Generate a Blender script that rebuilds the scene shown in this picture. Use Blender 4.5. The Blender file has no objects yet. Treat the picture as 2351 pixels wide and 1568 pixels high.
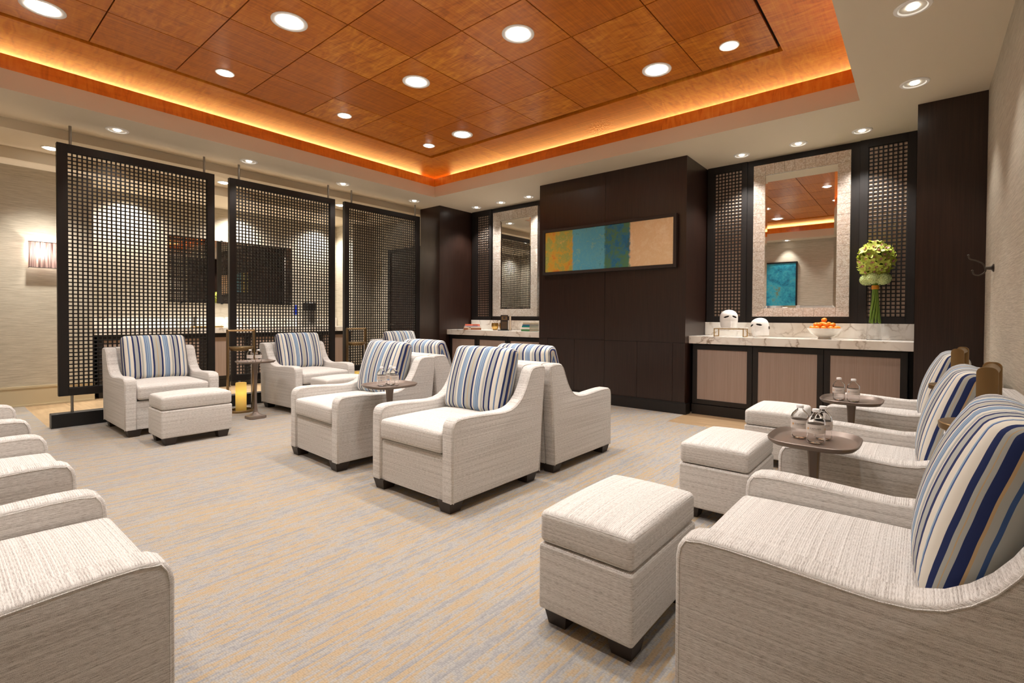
import bpy, bmesh, math, random
from mathutils import Vector, Matrix, Quaternion
R = math.radians
PI = math.pi
random.seed(7)
SC = bpy.context.scene
COL = SC.collection

# ------------------------------------------------------------------ camera
W_, H_ = 2351, 1568
F_PX, YAW, PITCH, ROLL, CX, CY = 1124.133, 0.6820978, -0.0147463, 0.0057954, 1200.569, 747.235
fw = Vector((-math.sin(YAW) * math.cos(PITCH), math.cos(YAW) * math.cos(PITCH), math.sin(PITCH)))
rt = Vector((math.cos(YAW), math.sin(YAW), 0))
up = rt.cross(fw)
rt2 = math.cos(ROLL) * rt + math.sin(ROLL) * up
up2 = -math.sin(ROLL) * rt + math.cos(ROLL) * up
cam_data = bpy.data.cameras.new('camera')
cam = bpy.data.objects.new('camera', cam_data)
COL.objects.link(cam)
cam.matrix_world = Matrix(((rt2.x, up2.x, -fw.x, 0), (rt2.y, up2.y, -fw.y, 0), (rt2.z, up2.z, -fw.z, 1.15), (0, 0, 0, 1)))
cam_data.sensor_width = 36
cam_data.lens = F_PX / W_ * 36
cam_data.shift_x = (W_ / 2 - CX) / W_
cam_data.shift_y = (CY - H_ / 2) / W_
cam_data.clip_start = 0.05
SC.camera = cam

# ------------------------------------------------------------------ world + exposure
world = bpy.data.worlds.new('world')
SC.world = world
world.use_nodes = True
world.node_tree.nodes['Background'].inputs[0].default_value = (0.9, 0.85, 0.8, 1)
world.node_tree.nodes['Background'].inputs[1].default_value = 0.05
SC.view_settings.view_transform = 'Standard'
SC.view_settings.look = 'None'
SC.view_settings.exposure = 0.34
SC.view_settings.gamma = 1.0
SC.view_settings.use_curve_mapping = False

# lamp strengths (watts)
WOOD_BIG, WOOD_SMALL, SOFFIT, COUNTER, COVE = 11.0, 7.0, 7.0, 18.0, 30.0
WARM = (1.0, 0.955, 0.905)
AMBER = (1.0, 0.56, 0.18)

ZC = 3.115      # soffit
ZT = 3.459      # timber ceiling
ZH_LAMP = 3.15  # hall tray
SPOTS = [(-6.62, 1.33), (-6.62, 2.637), (-6.63, 3.944), (-6.63, 5.25), (-6.62, 0.03),
         (-0.065, 5.2), (-0.065, 3.937), (-0.065, 2.67), (-0.065, 1.4),
         (-5.2, -0.57), (-3.9, -0.57), (-2.6, -0.57), (-1.3, -0.57)]
COUNTER_SPOTS = [(-6.145, 6.24), (-5.557, 6.231), (-4.942, 6.213), (-1.687, 6.204), (-1.085, 6.187), (-0.498, 6.168)]
BIG = [(-5.15, 0.6), (-3.865, 1.84), (-3.865, 3.08), (-4.51, 4.32), (-2.57, 3.08), (-1.93, 4.32), (-2.57, 0.6), (-2.57, 1.84), (-3.865, 0.6)]
SMALL = [(-5.15, 1.84), (-5.15, 3.08), (-5.15, 4.32), (-1.285, 4.32), (-1.285, 3.08), (-1.285, 1.84), (-1.285, 0.6)]
HALL = [(-8.1, 1.0), (-8.1, 2.87), (-8.07, 4.74)]


def lamp(name, kind, loc, energy, color, rot=(0, 0, 0), **kw):
    l = bpy.data.lights.new(name, kind)
    l.energy = energy
    l.color = color
    for k, v in kw.items():
        setattr(l, k, v)
    o = bpy.data.objects.new(name, l)
    o.location = loc
    o.rotation_euler = rot
    COL.objects.link(o)
    return o


for x, y in BIG:
    lamp('ceiling_lamp_light', 'AREA', (x, y, ZT - 0.03), WOOD_BIG, WARM, shape='DISK', size=0.17, spread=R(116))
for x, y in SMALL:
    lamp('ceiling_lamp_light', 'AREA', (x, y, ZT - 0.03), WOOD_SMALL, WARM, shape='DISK', size=0.1, spread=R(90))
for x, y in SPOTS:
    lamp('spot_lamp_light', 'SPOT', (x, y, ZC - 0.03), SOFFIT * 4.5, WARM, spot_size=R(82), spot_blend=0.6, shadow_soft_size=0.035)
for x, y in COUNTER_SPOTS:
    lamp('spot_lamp_light', 'SPOT', (x, y, ZC - 0.03), COUNTER * 4.5, WARM, spot_size=R(95), spot_blend=0.6, shadow_soft_size=0.035)
for x, y in HALL:
    lamp('hall_lamp_light', 'SPOT', (x, y, ZH_LAMP - 0.03), 230, (1.0, 0.95, 0.88), spot_size=R(100), spot_blend=0.8, shadow_soft_size=0.07)
for y in (2.0, 3.55, 5.0):
    lamp('alcove_lamp_light', 'SPOT', (-9.15, y, 2.98), 130, (1.0, 0.95, 0.88), spot_size=R(140), spot_blend=1.0, shadow_soft_size=0.05)
# amber strip light hidden in the cove on each side of the coffer, shining inwards over the lip
CXL, CXR, CYF, CYB = -6.19, -0.45, -0.39, 5.313
COVE_Z = 3.392
for nm, loc, rz, ln in (('b', ((CXL + CXR) / 2, CYB + 0.35, COVE_Z), 0, CXR - CXL), ('f', ((CXL + CXR) / 2, CYF - 0.30, COVE_Z), PI, CXR - CXL),
                        ('l', (CXL - 0.35, (CYF + CYB) / 2, COVE_Z), PI / 2, CYB - CYF), ('r', (CXR + 0.35, (CYF + CYB) / 2, COVE_Z), -PI / 2, CYB - CYF)):
    o = lamp('cove_strip_light', 'AREA', loc, COVE, AMBER, shape='RECTANGLE', size=ln, size_y=0.022)
    # area light emits along local -Z; turn that towards the inside of the room
    o.rotation_euler = (Matrix.Rotation(rz, 4, 'Z') @ Matrix.Rotation(R(-90 - 8), 4, 'X')).to_euler()

# ------------------------------------------------------------------ node helpers
def newmat(name):
    m = bpy.data.materials.new(name)
    m.use_nodes = True
    nt = m.node_tree
    b = nt.nodes['Principled BSDF']
    return m, nt, b


def nd(nt, typ, **kw):
    n = nt.nodes.new(typ)
    for k, v in kw.items():
        if k.startswith('i_'):
            key = k[2:]
            n.inputs[int(key) if key.isdigit() else key.replace('_', ' ')].default_value = v
        else:
            setattr(n, k, v)
    return n


def L(nt, a, b):
    nt.links.new(a, b)


def rgba(c):
    return (c[0], c[1], c[2], 1)


def srgb(r, g, b):
    f = lambda v: ((v / 255) / 12.92) if v / 255 <= 0.04045 else (((v / 255) + 0.055) / 1.055) ** 2.4
    return (f(r), f(g), f(b))


def plain(name, col, rough=0.5, metal=0.0, **kw):
    m, nt, b = newmat(name)
    b.inputs['Base Color'].default_value = rgba(col)
    b.inputs['Roughness'].default_value = rough
    b.inputs['Metallic'].default_value = metal
    for k, v in kw.items():
        b.inputs[k.replace('_', ' ')].default_value = v
    # a trace of surface variation
    tc = nd(nt, 'ShaderNodeTexCoord')
    n = nd(nt, 'ShaderNodeTexNoise', i_Scale=35.0, i_Detail=3.0)
    L(nt, tc.outputs['Object'], n.inputs['Vector'])
    bp = nd(nt, 'ShaderNodeBump', i_Strength=0.04, i_Distance=0.002)
    L(nt, n.outputs['Fac'], bp.inputs['Height'])
    L(nt, bp.outputs['Normal'], b.inputs['Normal'])
    return m


def ramp(nt, stops, interp='LINEAR'):
    r = nd(nt, 'ShaderNodeValToRGB')
    r.color_ramp.interpolation = interp
    e = r.color_ramp.elements
    while len(e) > 1:
        e.remove(e[-1])
    e[0].position = stops[0][0]
    e[0].color = rgba(stops[0][1])
    for p, c in stops[1:]:
        x = e.new(p)
        x.color = rgba(c)
    return r


def vmap(nt, src, scale=(1, 1, 1), loc=(0, 0, 0), rot=(0, 0, 0)):
    m = nd(nt, 'ShaderNodeMapping')
    m.inputs['Scale'].default_value = scale
    m.inputs['Location'].default_value = loc
    m.inputs['Rotation'].default_value = rot
    L(nt, src, m.inputs['Vector'])
    return m.outputs['Vector']


def mathn(nt, op, a, b=None, c=None, clamp=False):
    n = nd(nt, 'ShaderNodeMath', operation=op, use_clamp=clamp)
    for i, v in enumerate((a, b, c)):
        if v is None:
            continue
        if isinstance(v, (int, float)):
            n.inputs[i].default_value = v
        else:
            L(nt, v, n.inputs[i])
    return n.outputs[0]


def mixc(nt, fac, a, b, blend='MIX'):
    n = nd(nt, 'ShaderNodeMix', data_type='RGBA', blend_type=blend)
    if isinstance(fac, (int, float)):
        n.inputs[0].default_value = fac
    else:
        L(nt, fac, n.inputs[0])
    for sock, v in ((n.inputs[6], a), (n.inputs[7], b)):
        if isinstance(v, tuple):
            sock.default_value = rgba(v)
        else:
            L(nt, v, sock)
    return n.outputs[2]


def bump(nt, b, height, strength=0.3, dist=0.002):
    bp = nd(nt, 'ShaderNodeBump', i_Strength=strength, i_Distance=dist)
    L(nt, height, bp.inputs['Height'])
    L(nt, bp.outputs['Normal'], b.inputs['Normal'])


# ------------------------------------------------------------------ materials
def make_fabric():
    """slubbed greige weave: lines level on upright faces, across the depth on flat ones"""
    m, nt, b = newmat('greige_woven_fabric')
    tc = nd(nt, 'ShaderNodeTexCoord')
    sep = nd(nt, 'ShaderNodeSeparateXYZ')
    L(nt, tc.outputs['Object'], sep.inputs[0])
    sn = nd(nt, 'ShaderNodeSeparateXYZ')
    L(nt, tc.outputs['Normal'], sn.inputs[0])
    nz = mathn(nt, 'ABSOLUTE', sn.outputs['Z'])
    flat = mathn(nt, 'GREATER_THAN', nz, 0.7)
    across = nd(nt, 'ShaderNodeMix', data_type='FLOAT')
    L(nt, flat, across.inputs[0]); L(nt, sep.outputs['Z'], across.inputs[2]); L(nt, sep.outputs['Y'], across.inputs[3])
    along = nd(nt, 'ShaderNodeMix', data_type='FLOAT')
    nx = mathn(nt, 'ABSOLUTE', sn.outputs['X'])
    side = mathn(nt, 'GREATER_THAN', nx, 0.7)
    L(nt, side, along.inputs[0]); L(nt, sep.outputs['X'], along.inputs[2]); L(nt, sep.outputs['Y'], along.inputs[3])
    cv = nd(nt, 'ShaderNodeCombineXYZ')
    L(nt, across.outputs[0], cv.inputs[0]); L(nt, along.outputs[0], cv.inputs[1])
    v1 = vmap(nt, cv.outputs[0], (640, 55, 1))
    n1 = nd(nt, 'ShaderNodeTexNoise', noise_dimensions='2D', i_Scale=1.0, i_Detail=2.0, i_Roughness=0.7)
    L(nt, v1, n1.inputs['Vector'])
    v2 = vmap(nt, cv.outputs[0], (170, 1.2, 1), (3, 5, 0))
    n2 = nd(nt, 'ShaderNodeTexNoise', noise_dimensions='2D', i_Scale=1.0, i_Detail=2.0)
    L(nt, v2, n2.inputs['Vector'])
    v3 = vmap(nt, cv.outputs[0], (1000, 800, 1))
    n3 = nd(nt, 'ShaderNodeTexNoise', noise_dimensions='2D', i_Scale=1.0, i_Detail=1.0)
    L(nt, v3, n3.inputs['Vector'])
    s = mathn(nt, 'MULTIPLY', n1.outputs['Fac'], 0.4)
    s = mathn(nt, 'MULTIPLY_ADD', n2.outputs['Fac'], 0.22, s)
    s = mathn(nt, 'MULTIPLY_ADD', n3.outputs['Fac'], 0.38, s)
    rib = mathn(nt, 'SINE', mathn(nt, 'ADD', mathn(nt, 'MULTIPLY', across.outputs[0], 1050.0), mathn(nt, 'MULTIPLY', n2.outputs['Fac'], 5.0)))
    rw = mathn(nt, 'MULTIPLY_ADD', flat, 0.026, 0.020)
    s = mathn(nt, 'ADD', s, mathn(nt, 'MULTIPLY', rib, rw))
    r = ramp(nt, [(0.35, srgb(142, 134, 126)), (0.47, srgb(202, 196, 189)), (0.60, srgb(230, 226, 221))])
    L(nt, s, r.inputs[0])
    L(nt, r.outputs[0], b.inputs['Base Color'])
    b.inputs['Roughness'].default_value = 0.95
    b.inputs['Sheen Weight'].default_value = 0.15
    wv = mathn(nt, 'ADD', s, mathn(nt, 'MULTIPLY', n3.outputs['Fac'], 0.5))
    bump(nt, b, wv, 0.4, 0.003)
    return m


def make_stripe():
    m, nt, b = newmat('blue_striped_cloth')
    navy = srgb(22, 40, 92); blue = srgb(58, 88, 140); sky = srgb(150, 172, 192); cream = srgb(224, 219, 206)
    grey = srgb(176, 178, 172); tan = srgb(196, 168, 128); mid = srgb(108, 128, 164)
    half = [(tan, .003), (grey, .029), (navy, .044), (cream, .058), (sky, .064), (mid, .067), (sky, .080), (blue, .084), (sky, .095), (blue, .099), (sky, .106), (cream, .122), (grey, .136),
            (blue, .139), (cream, .146), (navy, .160), (grey, .190), (navy, .204), (cream, .230), (sky, .237), (blue, .243),
            (cream, .268), (navy, .284), (grey, .296), (tan, .300), (grey, .31), (navy, .335), (tan, .342), (grey, .356), (blue, .364), (grey, .39), (navy, .40)]
    stops = []
    p = 0
    for c, e in half:
        stops.append((p / 0.4, c))
        p = e
    tc = nd(nt, 'ShaderNodeTexCoord')
    sep = nd(nt, 'ShaderNodeSeparateXYZ')
    L(nt, tc.outputs['Object'], sep.inputs[0])
    n = nd(nt, 'ShaderNodeTexNoise', i_Scale=9.0, i_Detail=1.0)
    L(nt, tc.outputs['Object'], n.inputs['Vector'])
    wob = mathn(nt, 'ABSOLUTE', mathn(nt, 'MULTIPLY_ADD', n.outputs['Fac'], 0.005, sep.outputs['X']))
    edge = mathn(nt, 'MULTIPLY', mathn(nt, 'SUBTRACT', wob, 0.262), 45.0, clamp=True)
    wrap = mathn(nt, 'MULTIPLY', edge, mathn(nt, 'ADD', sep.outputs['Y'], 0.055))
    t = mathn(nt, 'MULTIPLY', mathn(nt, 'ADD', wob, wrap), 1 / 0.4)
    r = ramp(nt, stops, 'CONSTANT')
    L(nt, t, r.inputs[0])
    wv = nd(nt, 'ShaderNodeTexWave', wave_type='BANDS', bands_direction='Z', i_Scale=260.0)
    L(nt, tc.outputs['Object'], wv.inputs['Vector'])
    col = mixc(nt, 0.12, r.outputs[0], wv.outputs['Color'], 'MULTIPLY')
    L(nt, col, b.inputs['Base Color'])
    b.inputs['Roughness'].default_value = 0.9
    bump(nt, b, wv.outputs['Fac'], 0.2, 0.001)
    return m


def make_darkwood(name='espresso_wood', base=((34, 20, 15), (50, 32, 25)), rough=0.3):
    m, nt, b = newmat(name)
    tc = nd(nt, 'ShaderNodeTexCoord')
    v = vmap(nt, tc.outputs['Object'], (90, 90, 2.5))
    n = nd(nt, 'ShaderNodeTexNoise', i_Scale=1.0, i_Detail=4.0, i_Distortion=0.3)
    L(nt, v, n.inputs['Vector'])
    r = ramp(nt, [(0.35, srgb(*base[0])), (0.7, srgb(*base[1]))])
    L(nt, n.outputs['Fac'], r.inputs[0])
    L(nt, r.outputs[0], b.inputs['Base Color'])
    b.inputs['Roughness'].default_value = rough
    bump(nt, b, n.outputs['Fac'], 0.06, 0.001)
    return m


def make_ceiling_wood(name='amber_veneer', tiled=True, along='Y', cols=((142, 68, 14), (206, 116, 32), (238, 158, 58))):
    m, nt, b = newmat(name)
    tc = nd(nt, 'ShaderNodeTexCoord')
    sep = nd(nt, 'ShaderNodeSeparateXYZ')
    L(nt, tc.outputs['Object'], sep.inputs[0])
    if tiled:
        ix = mathn(nt, 'FLOOR', mathn(nt, 'MULTIPLY_ADD', sep.outputs['X'], 1 / TPX, -TX0 / TPX))
        iy = mathn(nt, 'FLOOR', mathn(nt, 'MULTIPLY_ADD', sep.outputs['Y'], 1 / TPY, -TY0 / TPY))
    else:
        ix = mathn(nt, 'FLOOR', mathn(nt, 'MULTIPLY', sep.outputs['X'], 1 / 2.3))
        iy = mathn(nt, 'FLOOR', mathn(nt, 'MULTIPLY', sep.outputs['Y'], 1 / 2.1))
    cell = nd(nt, 'ShaderNodeCombineXYZ')
    L(nt, ix, cell.inputs[0]); L(nt, iy, cell.inputs[1])
    wn = nd(nt, 'ShaderNodeTexWhiteNoise', noise_dimensions='3D')
    L(nt, cell.outputs[0], wn.inputs['Vector'])
    off = nd(nt, 'ShaderNodeVectorMath', operation='MULTIPLY_ADD')
    L(nt, wn.outputs['Color'], off.inputs[0]); off.inputs[1].default_value = (7, 7, 7); L(nt, tc.outputs['Object'], off.inputs[2])
    sc = (55, 1.6, 8) if along == 'Y' else (1.6, 55, 8)
    v = vmap(nt, off.outputs[0], sc)
    grain = nd(nt, 'ShaderNodeTexNoise', i_Scale=1.0, i_Detail=5.0, i_Roughness=0.65, i_Distortion=0.4)
    L(nt, v, grain.inputs['Vector'])
    sc2 = (4, 15, 4) if along == 'Y' else (15, 4, 4)
    v2 = vmap(nt, off.outputs[0], sc2)
    fig = nd(nt, 'ShaderNodeTexNoise', i_Scale=1.0, i_Detail=2.0, i_Distortion=1.6)
    L(nt, v2, fig.inputs['Vector'])
    figamt = mathn(nt, 'POWER', wn.outputs['Value'], 2.0)
    f = mathn(nt, 'MULTIPLY', mathn(nt, 'SUBTRACT', fig.outputs['Fac'], 0.5), mathn(nt, 'MULTIPLY_ADD', figamt, 0.75, 0.2))
    g = mathn(nt, 'ADD', mathn(nt, 'MULTIPLY_ADD', grain.outputs['Fac'], 0.55, 0.22), f)
    g = mathn(nt, 'ADD', g, mathn(nt, 'MULTIPLY_ADD', wn.outputs['Value'], 0.18, -0.09))
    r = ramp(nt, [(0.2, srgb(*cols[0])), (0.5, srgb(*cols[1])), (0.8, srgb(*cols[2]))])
    L(nt, g, r.inputs[0])
    L(nt, r.outputs[0], b.inputs['Base Color'])
    b.inputs['Roughness'].default_value = 0.3
    b.inputs['Coat Weight'].default_value = 0.25
    b.inputs['Coat Roughness'].default_value = 0.2
    bump(nt, b, grain.outputs['Fac'], 0.03, 0.001)
    return m


def make_carpet():
    m, nt, b = newmat('striped_loop_carpet')
    tc = nd(nt, 'ShaderNodeTexCoord')
    sep = nd(nt, 'ShaderNodeSeparateXYZ')
    L(nt, tc.outputs['Object'], sep.inputs[0])
    # rows of loops run along world Y; every row keeps one colour for a while, then changes
    wobn = nd(nt, 'ShaderNodeTexNoise', i_Scale=30.0, i_Detail=2.0)
    L(nt, tc.outputs['Object'], wobn.inputs['Vector'])
    PIT = 0.011
    xw = mathn(nt, 'MULTIPLY_ADD', wobn.outputs['Fac'], 0.0045, sep.outputs['X'])
    row = mathn(nt, 'FLOOR', mathn(nt, 'MULTIPLY', xw, 1 / PIT))
    ns = []
    for (kx, sy, o) in ((7.37, 1.5, 0), (0.21, 0.30, 9), (11.9, 14.0, 21)):
        cv = nd(nt, 'ShaderNodeCombineXYZ')
        L(nt, mathn(nt, 'MULTIPLY', row, kx), cv.inputs[0]); L(nt, sep.outputs['Y'], cv.inputs[1])
        v = vmap(nt, cv.outputs[0], (1, sy, 1), (o, o, 0))
        n = nd(nt, 'ShaderNodeTexNoise', noise_dimensions='2D', i_Scale=1.0, i_Detail=2.0)
        L(nt, v, n.inputs['Vector'])
        ns.append(n.outputs['Fac'])
    s = mathn(nt, 'MULTIPLY', ns[0], 0.54)
    s = mathn(nt, 'MULTIPLY_ADD', ns[1], 0.12, s)
    s = mathn(nt, 'MULTIPLY_ADD', ns[2], 0.34, s)
    # single loops
    cv = nd(nt, 'ShaderNodeCombineXYZ')
    L(nt, xw, cv.inputs[0]); L(nt, sep.outputs['Y'], cv.inputs[1])
    vl = vmap(nt, cv.outputs[0], (1 / PIT, 150, 1))
    vor = nd(nt, 'ShaderNodeTexVoronoi', voronoi_dimensions='2D', i_Scale=1.0, i_Randomness=0.55)
    L(nt, vl, vor.inputs['Vector'])
    ln = nd(nt, 'ShaderNodeTexWhiteNoise', noise_dimensions='3D')
    L(nt, vor.outputs['Color'], ln.inputs['Vector'])
    s = mathn(nt, 'ADD', s, mathn(nt, 'MULTIPLY_ADD', ln.outputs['Value'], 0.06, -0.03))
    r = ramp(nt, [(0.42, srgb(143, 141, 140)), (0.48, srgb(159, 155, 150)), (0.52, srgb(160, 150, 136)), (0.58, srgb(169, 148, 120))])
    L(nt, s, r.inputs[0])
    gap_shade = mathn(nt, 'MULTIPLY_ADD', vor.outputs['Distance'], -0.42, 1.1, clamp=True)  # gaps between loops darkened in the colour, standing in for their shade
    cc = nd(nt, 'ShaderNodeCombineXYZ')
    for i in range(3):
        L(nt, gap_shade, cc.inputs[i])
    col = mixc(nt, 1.0, r.outputs[0], cc.outputs[0], 'MULTIPLY')
    L(nt, col, b.inputs['Base Color'])
    b.inputs['Roughness'].default_value = 1.0
    h = mathn(nt, 'SUBTRACT', 1.0, vor.outputs['Distance'])
    bump(nt, b, mathn(nt, 'MULTIPLY_ADD', s, 1.2, h), 0.5, 0.004)
    return m


def make_marble():
    m, nt, b = newmat('veined_marble')
    tc = nd(nt, 'ShaderNodeTexCoord')
    n0 = nd(nt, 'ShaderNodeTexNoise', i_Scale=3.0, i_Detail=5.0, i_Roughness=0.6)
    L(nt, tc.outputs['Object'], n0.inputs['Vector'])
    off = nd(nt, 'ShaderNodeVectorMath', operation='MULTIPLY_ADD')
    L(nt, n0.outputs['Color'], off.inputs[0]); off.inputs[1].default_value = (0.35, 0.35, 0.35); L(nt, tc.outputs['Object'], off.inputs[2])
    vor = nd(nt, 'ShaderNodeTexVoronoi', feature='DISTANCE_TO_EDGE', i_Scale=4.2)
    L(nt, off.outputs[0], vor.inputs['Vector'])
    msk = nd(nt, 'ShaderNodeTexNoise', i_Scale=5.0, i_Detail=2.0)
    L(nt, tc.outputs['Object'], msk.inputs['Vector'])
    vein = mathn(nt, 'SUBTRACT', 1.0, mathn(nt, 'MULTIPLY', vor.outputs['Distance'], 13.0, clamp=True))
    vein = mathn(nt, 'MULTIPLY', mathn(nt, 'POWER', vein, 2.0), mathn(nt, 'MULTIPLY_ADD', msk.outputs['Fac'], 3.0, -1.05, clamp=True))
    cl = nd(nt, 'ShaderNodeTexNoise', i_Scale=2.5, i_Detail=4.0)
    L(nt, tc.outputs['Object'], cl.inputs['Vector'])
    r = ramp(nt, [(0.4, srgb(242, 238, 230)), (0.68, srgb(218, 208, 194))])
    L(nt, cl.outputs['Fac'], r.inputs[0])
    col = mixc(nt, mathn(nt, 'MULTIPLY', vein, 0.85), r.outputs[0], srgb(128, 100, 64))
    L(nt, col, b.inputs['Base Color'])
    b.inputs['Roughness'].default_value = 0.15
    return m


def make_wallpaper(name, axis):
    m, nt, b = newmat(name)
    tc = nd(nt, 'ShaderNodeTexCoord')
    sc = (6, 6, 160)
    v = vmap(nt, tc.outputs['Object'], sc)
    n = nd(nt, 'ShaderNodeTexNoise', i_Scale=1.0, i_Detail=4.0, i_Roughness=0.7)
    L(nt, v, n.inputs['Vector'])
    r = ramp(nt, [(0.35, srgb(174, 164, 146)), (0.65, srgb(206, 197, 179))])
    L(nt, n.outputs['Fac'], r.inputs[0])
    L(nt, r.outputs[0], b.inputs['Base Color'])
    b.inputs['Roughness'].default_value = 0.8
    bump(nt, b, n.outputs['Fac'], 0.35, 0.003)
    return m


def make_reed():
    m, nt, b = newmat('taupe_ribbed_panel')
    tc = nd(nt, 'ShaderNodeTexCoord')
    v = vmap(nt, tc.outputs['Object'], (420, 420, 2))
    n = nd(nt, 'ShaderNodeTexNoise', i_Scale=1.0, i_Detail=2.0)
    L(nt, v, n.inputs['Vector'])
    r = ramp(nt, [(0.3, srgb(144, 124, 112)), (0.7, srgb(168, 148, 136))])
    L(nt, n.outputs['Fac'], r.inputs[0])
    L(nt, r.outputs[0], b.inputs['Base Color'])
    b.inputs['Roughness'].default_value = 0.6
    bump(nt, b, n.outputs['Fac'], 0.3, 0.001)
    return m


def make_pearl():
    m, nt, b = newmat('pearl_mosaic')
    tc = nd(nt, 'ShaderNodeTexCoord')
    vor = nd(nt, 'ShaderNodeTexVoronoi', i_Scale=95.0)
    L(nt, tc.outputs['Object'], vor.inputs['Vector'])
    r = ramp(nt, [(0.0, srgb(192, 177, 162)), (0.5, srgb(212, 200, 187)), (1.0, srgb(232, 224, 214))])
    sp = nd(nt, 'ShaderNodeSeparateColor')
    L(nt, vor.outputs['Color'], sp.inputs[0])
    L(nt, sp.outputs[0], r.inputs[0])
    L(nt, r.outputs[0], b.inputs['Base Color'])
    b.inputs['Roughness'].default_value = 0.22
    b.inputs['Metallic'].default_value = 0.5
    bump(nt, b, sp.outputs[1], 0.8, 0.005)
    return m


def make_floor_tile():
    m, nt, b = newmat('timber_look_tile')
    tc = nd(nt, 'ShaderNodeTexCoord')
    br = nd(nt, 'ShaderNodeTexBrick', i_Scale=1.0)
    br.inputs['Color1'].default_value = rgba(srgb(206, 178, 140))
    br.inputs['Color2'].default_value = rgba(srgb(186, 156, 120))
    br.inputs['Mortar'].default_value = rgba(srgb(136, 112, 84))
    br.inputs['Mortar Size'].default_value = 0.003
    br.inputs['Brick Width'].default_value = 1.2
    br.inputs['Row Height'].default_value = 0.6
    L(nt, tc.outputs['Object'], br.inputs['Vector'])
    v = vmap(nt, tc.outputs['Object'], (3, 24, 1))
    n = nd(nt, 'ShaderNodeTexNoise', i_Scale=1.0, i_Detail=4.0)
    L(nt, v, n.inputs['Vector'])
    r = ramp(nt, [(0.3, (0.72, 0.7, 0.68)), (0.7, (1, 1, 1))])
    L(nt, n.outputs['Fac'], r.inputs[0])
    L(nt, mixc(nt, 1.0, br.outputs['Color'], r.outputs[0], 'MULTIPLY'), b.inputs['Base Color'])
    b.inputs['Roughness'].default_value = 0.3
    return m


def make_art(name, bands, scale=6.0, axis='X'):
    """abstract field painting: soft-edged vertical fields of mottled colour; bands = [(edge, lo, hi)]"""
    m, nt, b = newmat(name)
    tc = nd(nt, 'ShaderNodeTexCoord')
    sep = nd(nt, 'ShaderNodeSeparateXYZ')
    L(nt, tc.outputs['Object'], sep.inputs[0])
    n = nd(nt, 'ShaderNodeTexNoise', i_Scale=scale, i_Detail=9.0, i_Roughness=0.8, i_Distortion=0.2)
    L(nt, tc.outputs['Object'], n.inputs['Vector'])
    nn = nd(nt, 'ShaderNodeTexNoise', i_Scale=scale * 5, i_Detail=4.0)
    L(nt, tc.outputs['Object'], nn.inputs['Vector'])
    pos = mathn(nt, 'ADD', sep.outputs[axis], mathn(nt, 'MULTIPLY_ADD', nn.outputs['Fac'], 0.07, -0.035))
    out = None
    for edge, cols in bands:
        k = len(cols)
        r = ramp(nt, [(0.36 + 0.3 * i / max(1, k - 1), srgb(*c)) for i, c in enumerate(cols)])
        L(nt, n.outputs['Fac'], r.inputs[0])
        if out is None:
            out = r.outputs[0]
        else:
            f = mathn(nt, 'MULTIPLY_ADD', mathn(nt, 'SUBTRACT', pos, edge), 40.0, 0.5, clamp=True)
            out = mixc(nt, f, out, r.outputs[0])
    L(nt, out, b.inputs['Base Color'])
    b.inputs['Roughness'].default_value = 0.45
    bump(nt, b, n.outputs['Fac'], 0.3, 0.003)
    return m


def make_glass(name, tint=(1, 1, 1), ior=1.45, rough=0.0):
    m, nt, b = newmat(name)
    b.inputs['Base Color'].default_value = rgba(tint)
    b.inputs['Roughness'].default_value = rough
    b.inputs['IOR'].default_value = ior
    b.inputs['Transmission Weight'].default_value = 1.0
    return m


def make_emit(name, col, strength):
    m, nt, b = newmat(name)
    b.inputs['Base Color'].default_value = rgba(col)
    b.inputs['Emission Color'].default_value = rgba(col)
    b.inputs['Emission Strength'].default_value = strength
    return m


def make_candle():
    m, nt, b = newmat('ivory_wax')
    b.inputs['Base Color'].default_value = rgba(srgb(244, 214, 140))
    b.inputs['Roughness'].default_value = 0.5
    b.inputs['Subsurface Weight'].default_value = 0.4
    tc = nd(nt, 'ShaderNodeTexCoord')
    sep = nd(nt, 'ShaderNodeSeparateXYZ')
    L(nt, tc.outputs['Object'], sep.inputs[0])
    d = mathn(nt, 'ABSOLUTE', mathn(nt, 'SUBTRACT', sep.outputs['Z'], 0.235))
    f = mathn(nt, 'SUBTRACT', 1.0, mathn(nt, 'MULTIPLY', d, 4.5, clamp=True))
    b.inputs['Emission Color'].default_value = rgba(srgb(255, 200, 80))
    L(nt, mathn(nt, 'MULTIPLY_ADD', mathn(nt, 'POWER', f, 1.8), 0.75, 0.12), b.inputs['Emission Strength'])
    return m


def make_stringshade():
    m, nt, b = newmat('mauve_string_shade')
    tc = nd(nt, 'ShaderNodeTexCoord')
    v = vmap(nt, tc.outputs['Object'], (160, 160, 3))
    n = nd(nt, 'ShaderNodeTexNoise', i_Scale=1.0, i_Detail=2.0)
    L(nt, v, n.inputs['Vector'])
    r = ramp(nt, [(0.36, srgb(104, 84, 80)), (0.6, srgb(226, 208, 204))])
    L(nt, n.outputs['Fac'], r.inputs[0])
    L(nt, r.outputs[0], b.inputs['Base Color'])
    b.inputs['Roughness'].default_value = 0.6
    b.inputs['Transmission Weight'].default_value = 0.0
    tr = nd(nt, 'ShaderNodeBsdfTranslucent')
    L(nt, r.outputs[0], tr.inputs['Color'])
    mx = nd(nt, 'ShaderNodeMixShader')
    mx.inputs[0].default_value = 0.75
    out = nt.nodes['Material Output']
    L(nt, b.outputs[0], mx.inputs[1]); L(nt, tr.outputs[0], mx.inputs[2]); L(nt, mx.outputs[0], out.inputs['Surface'])
    return m


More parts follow.
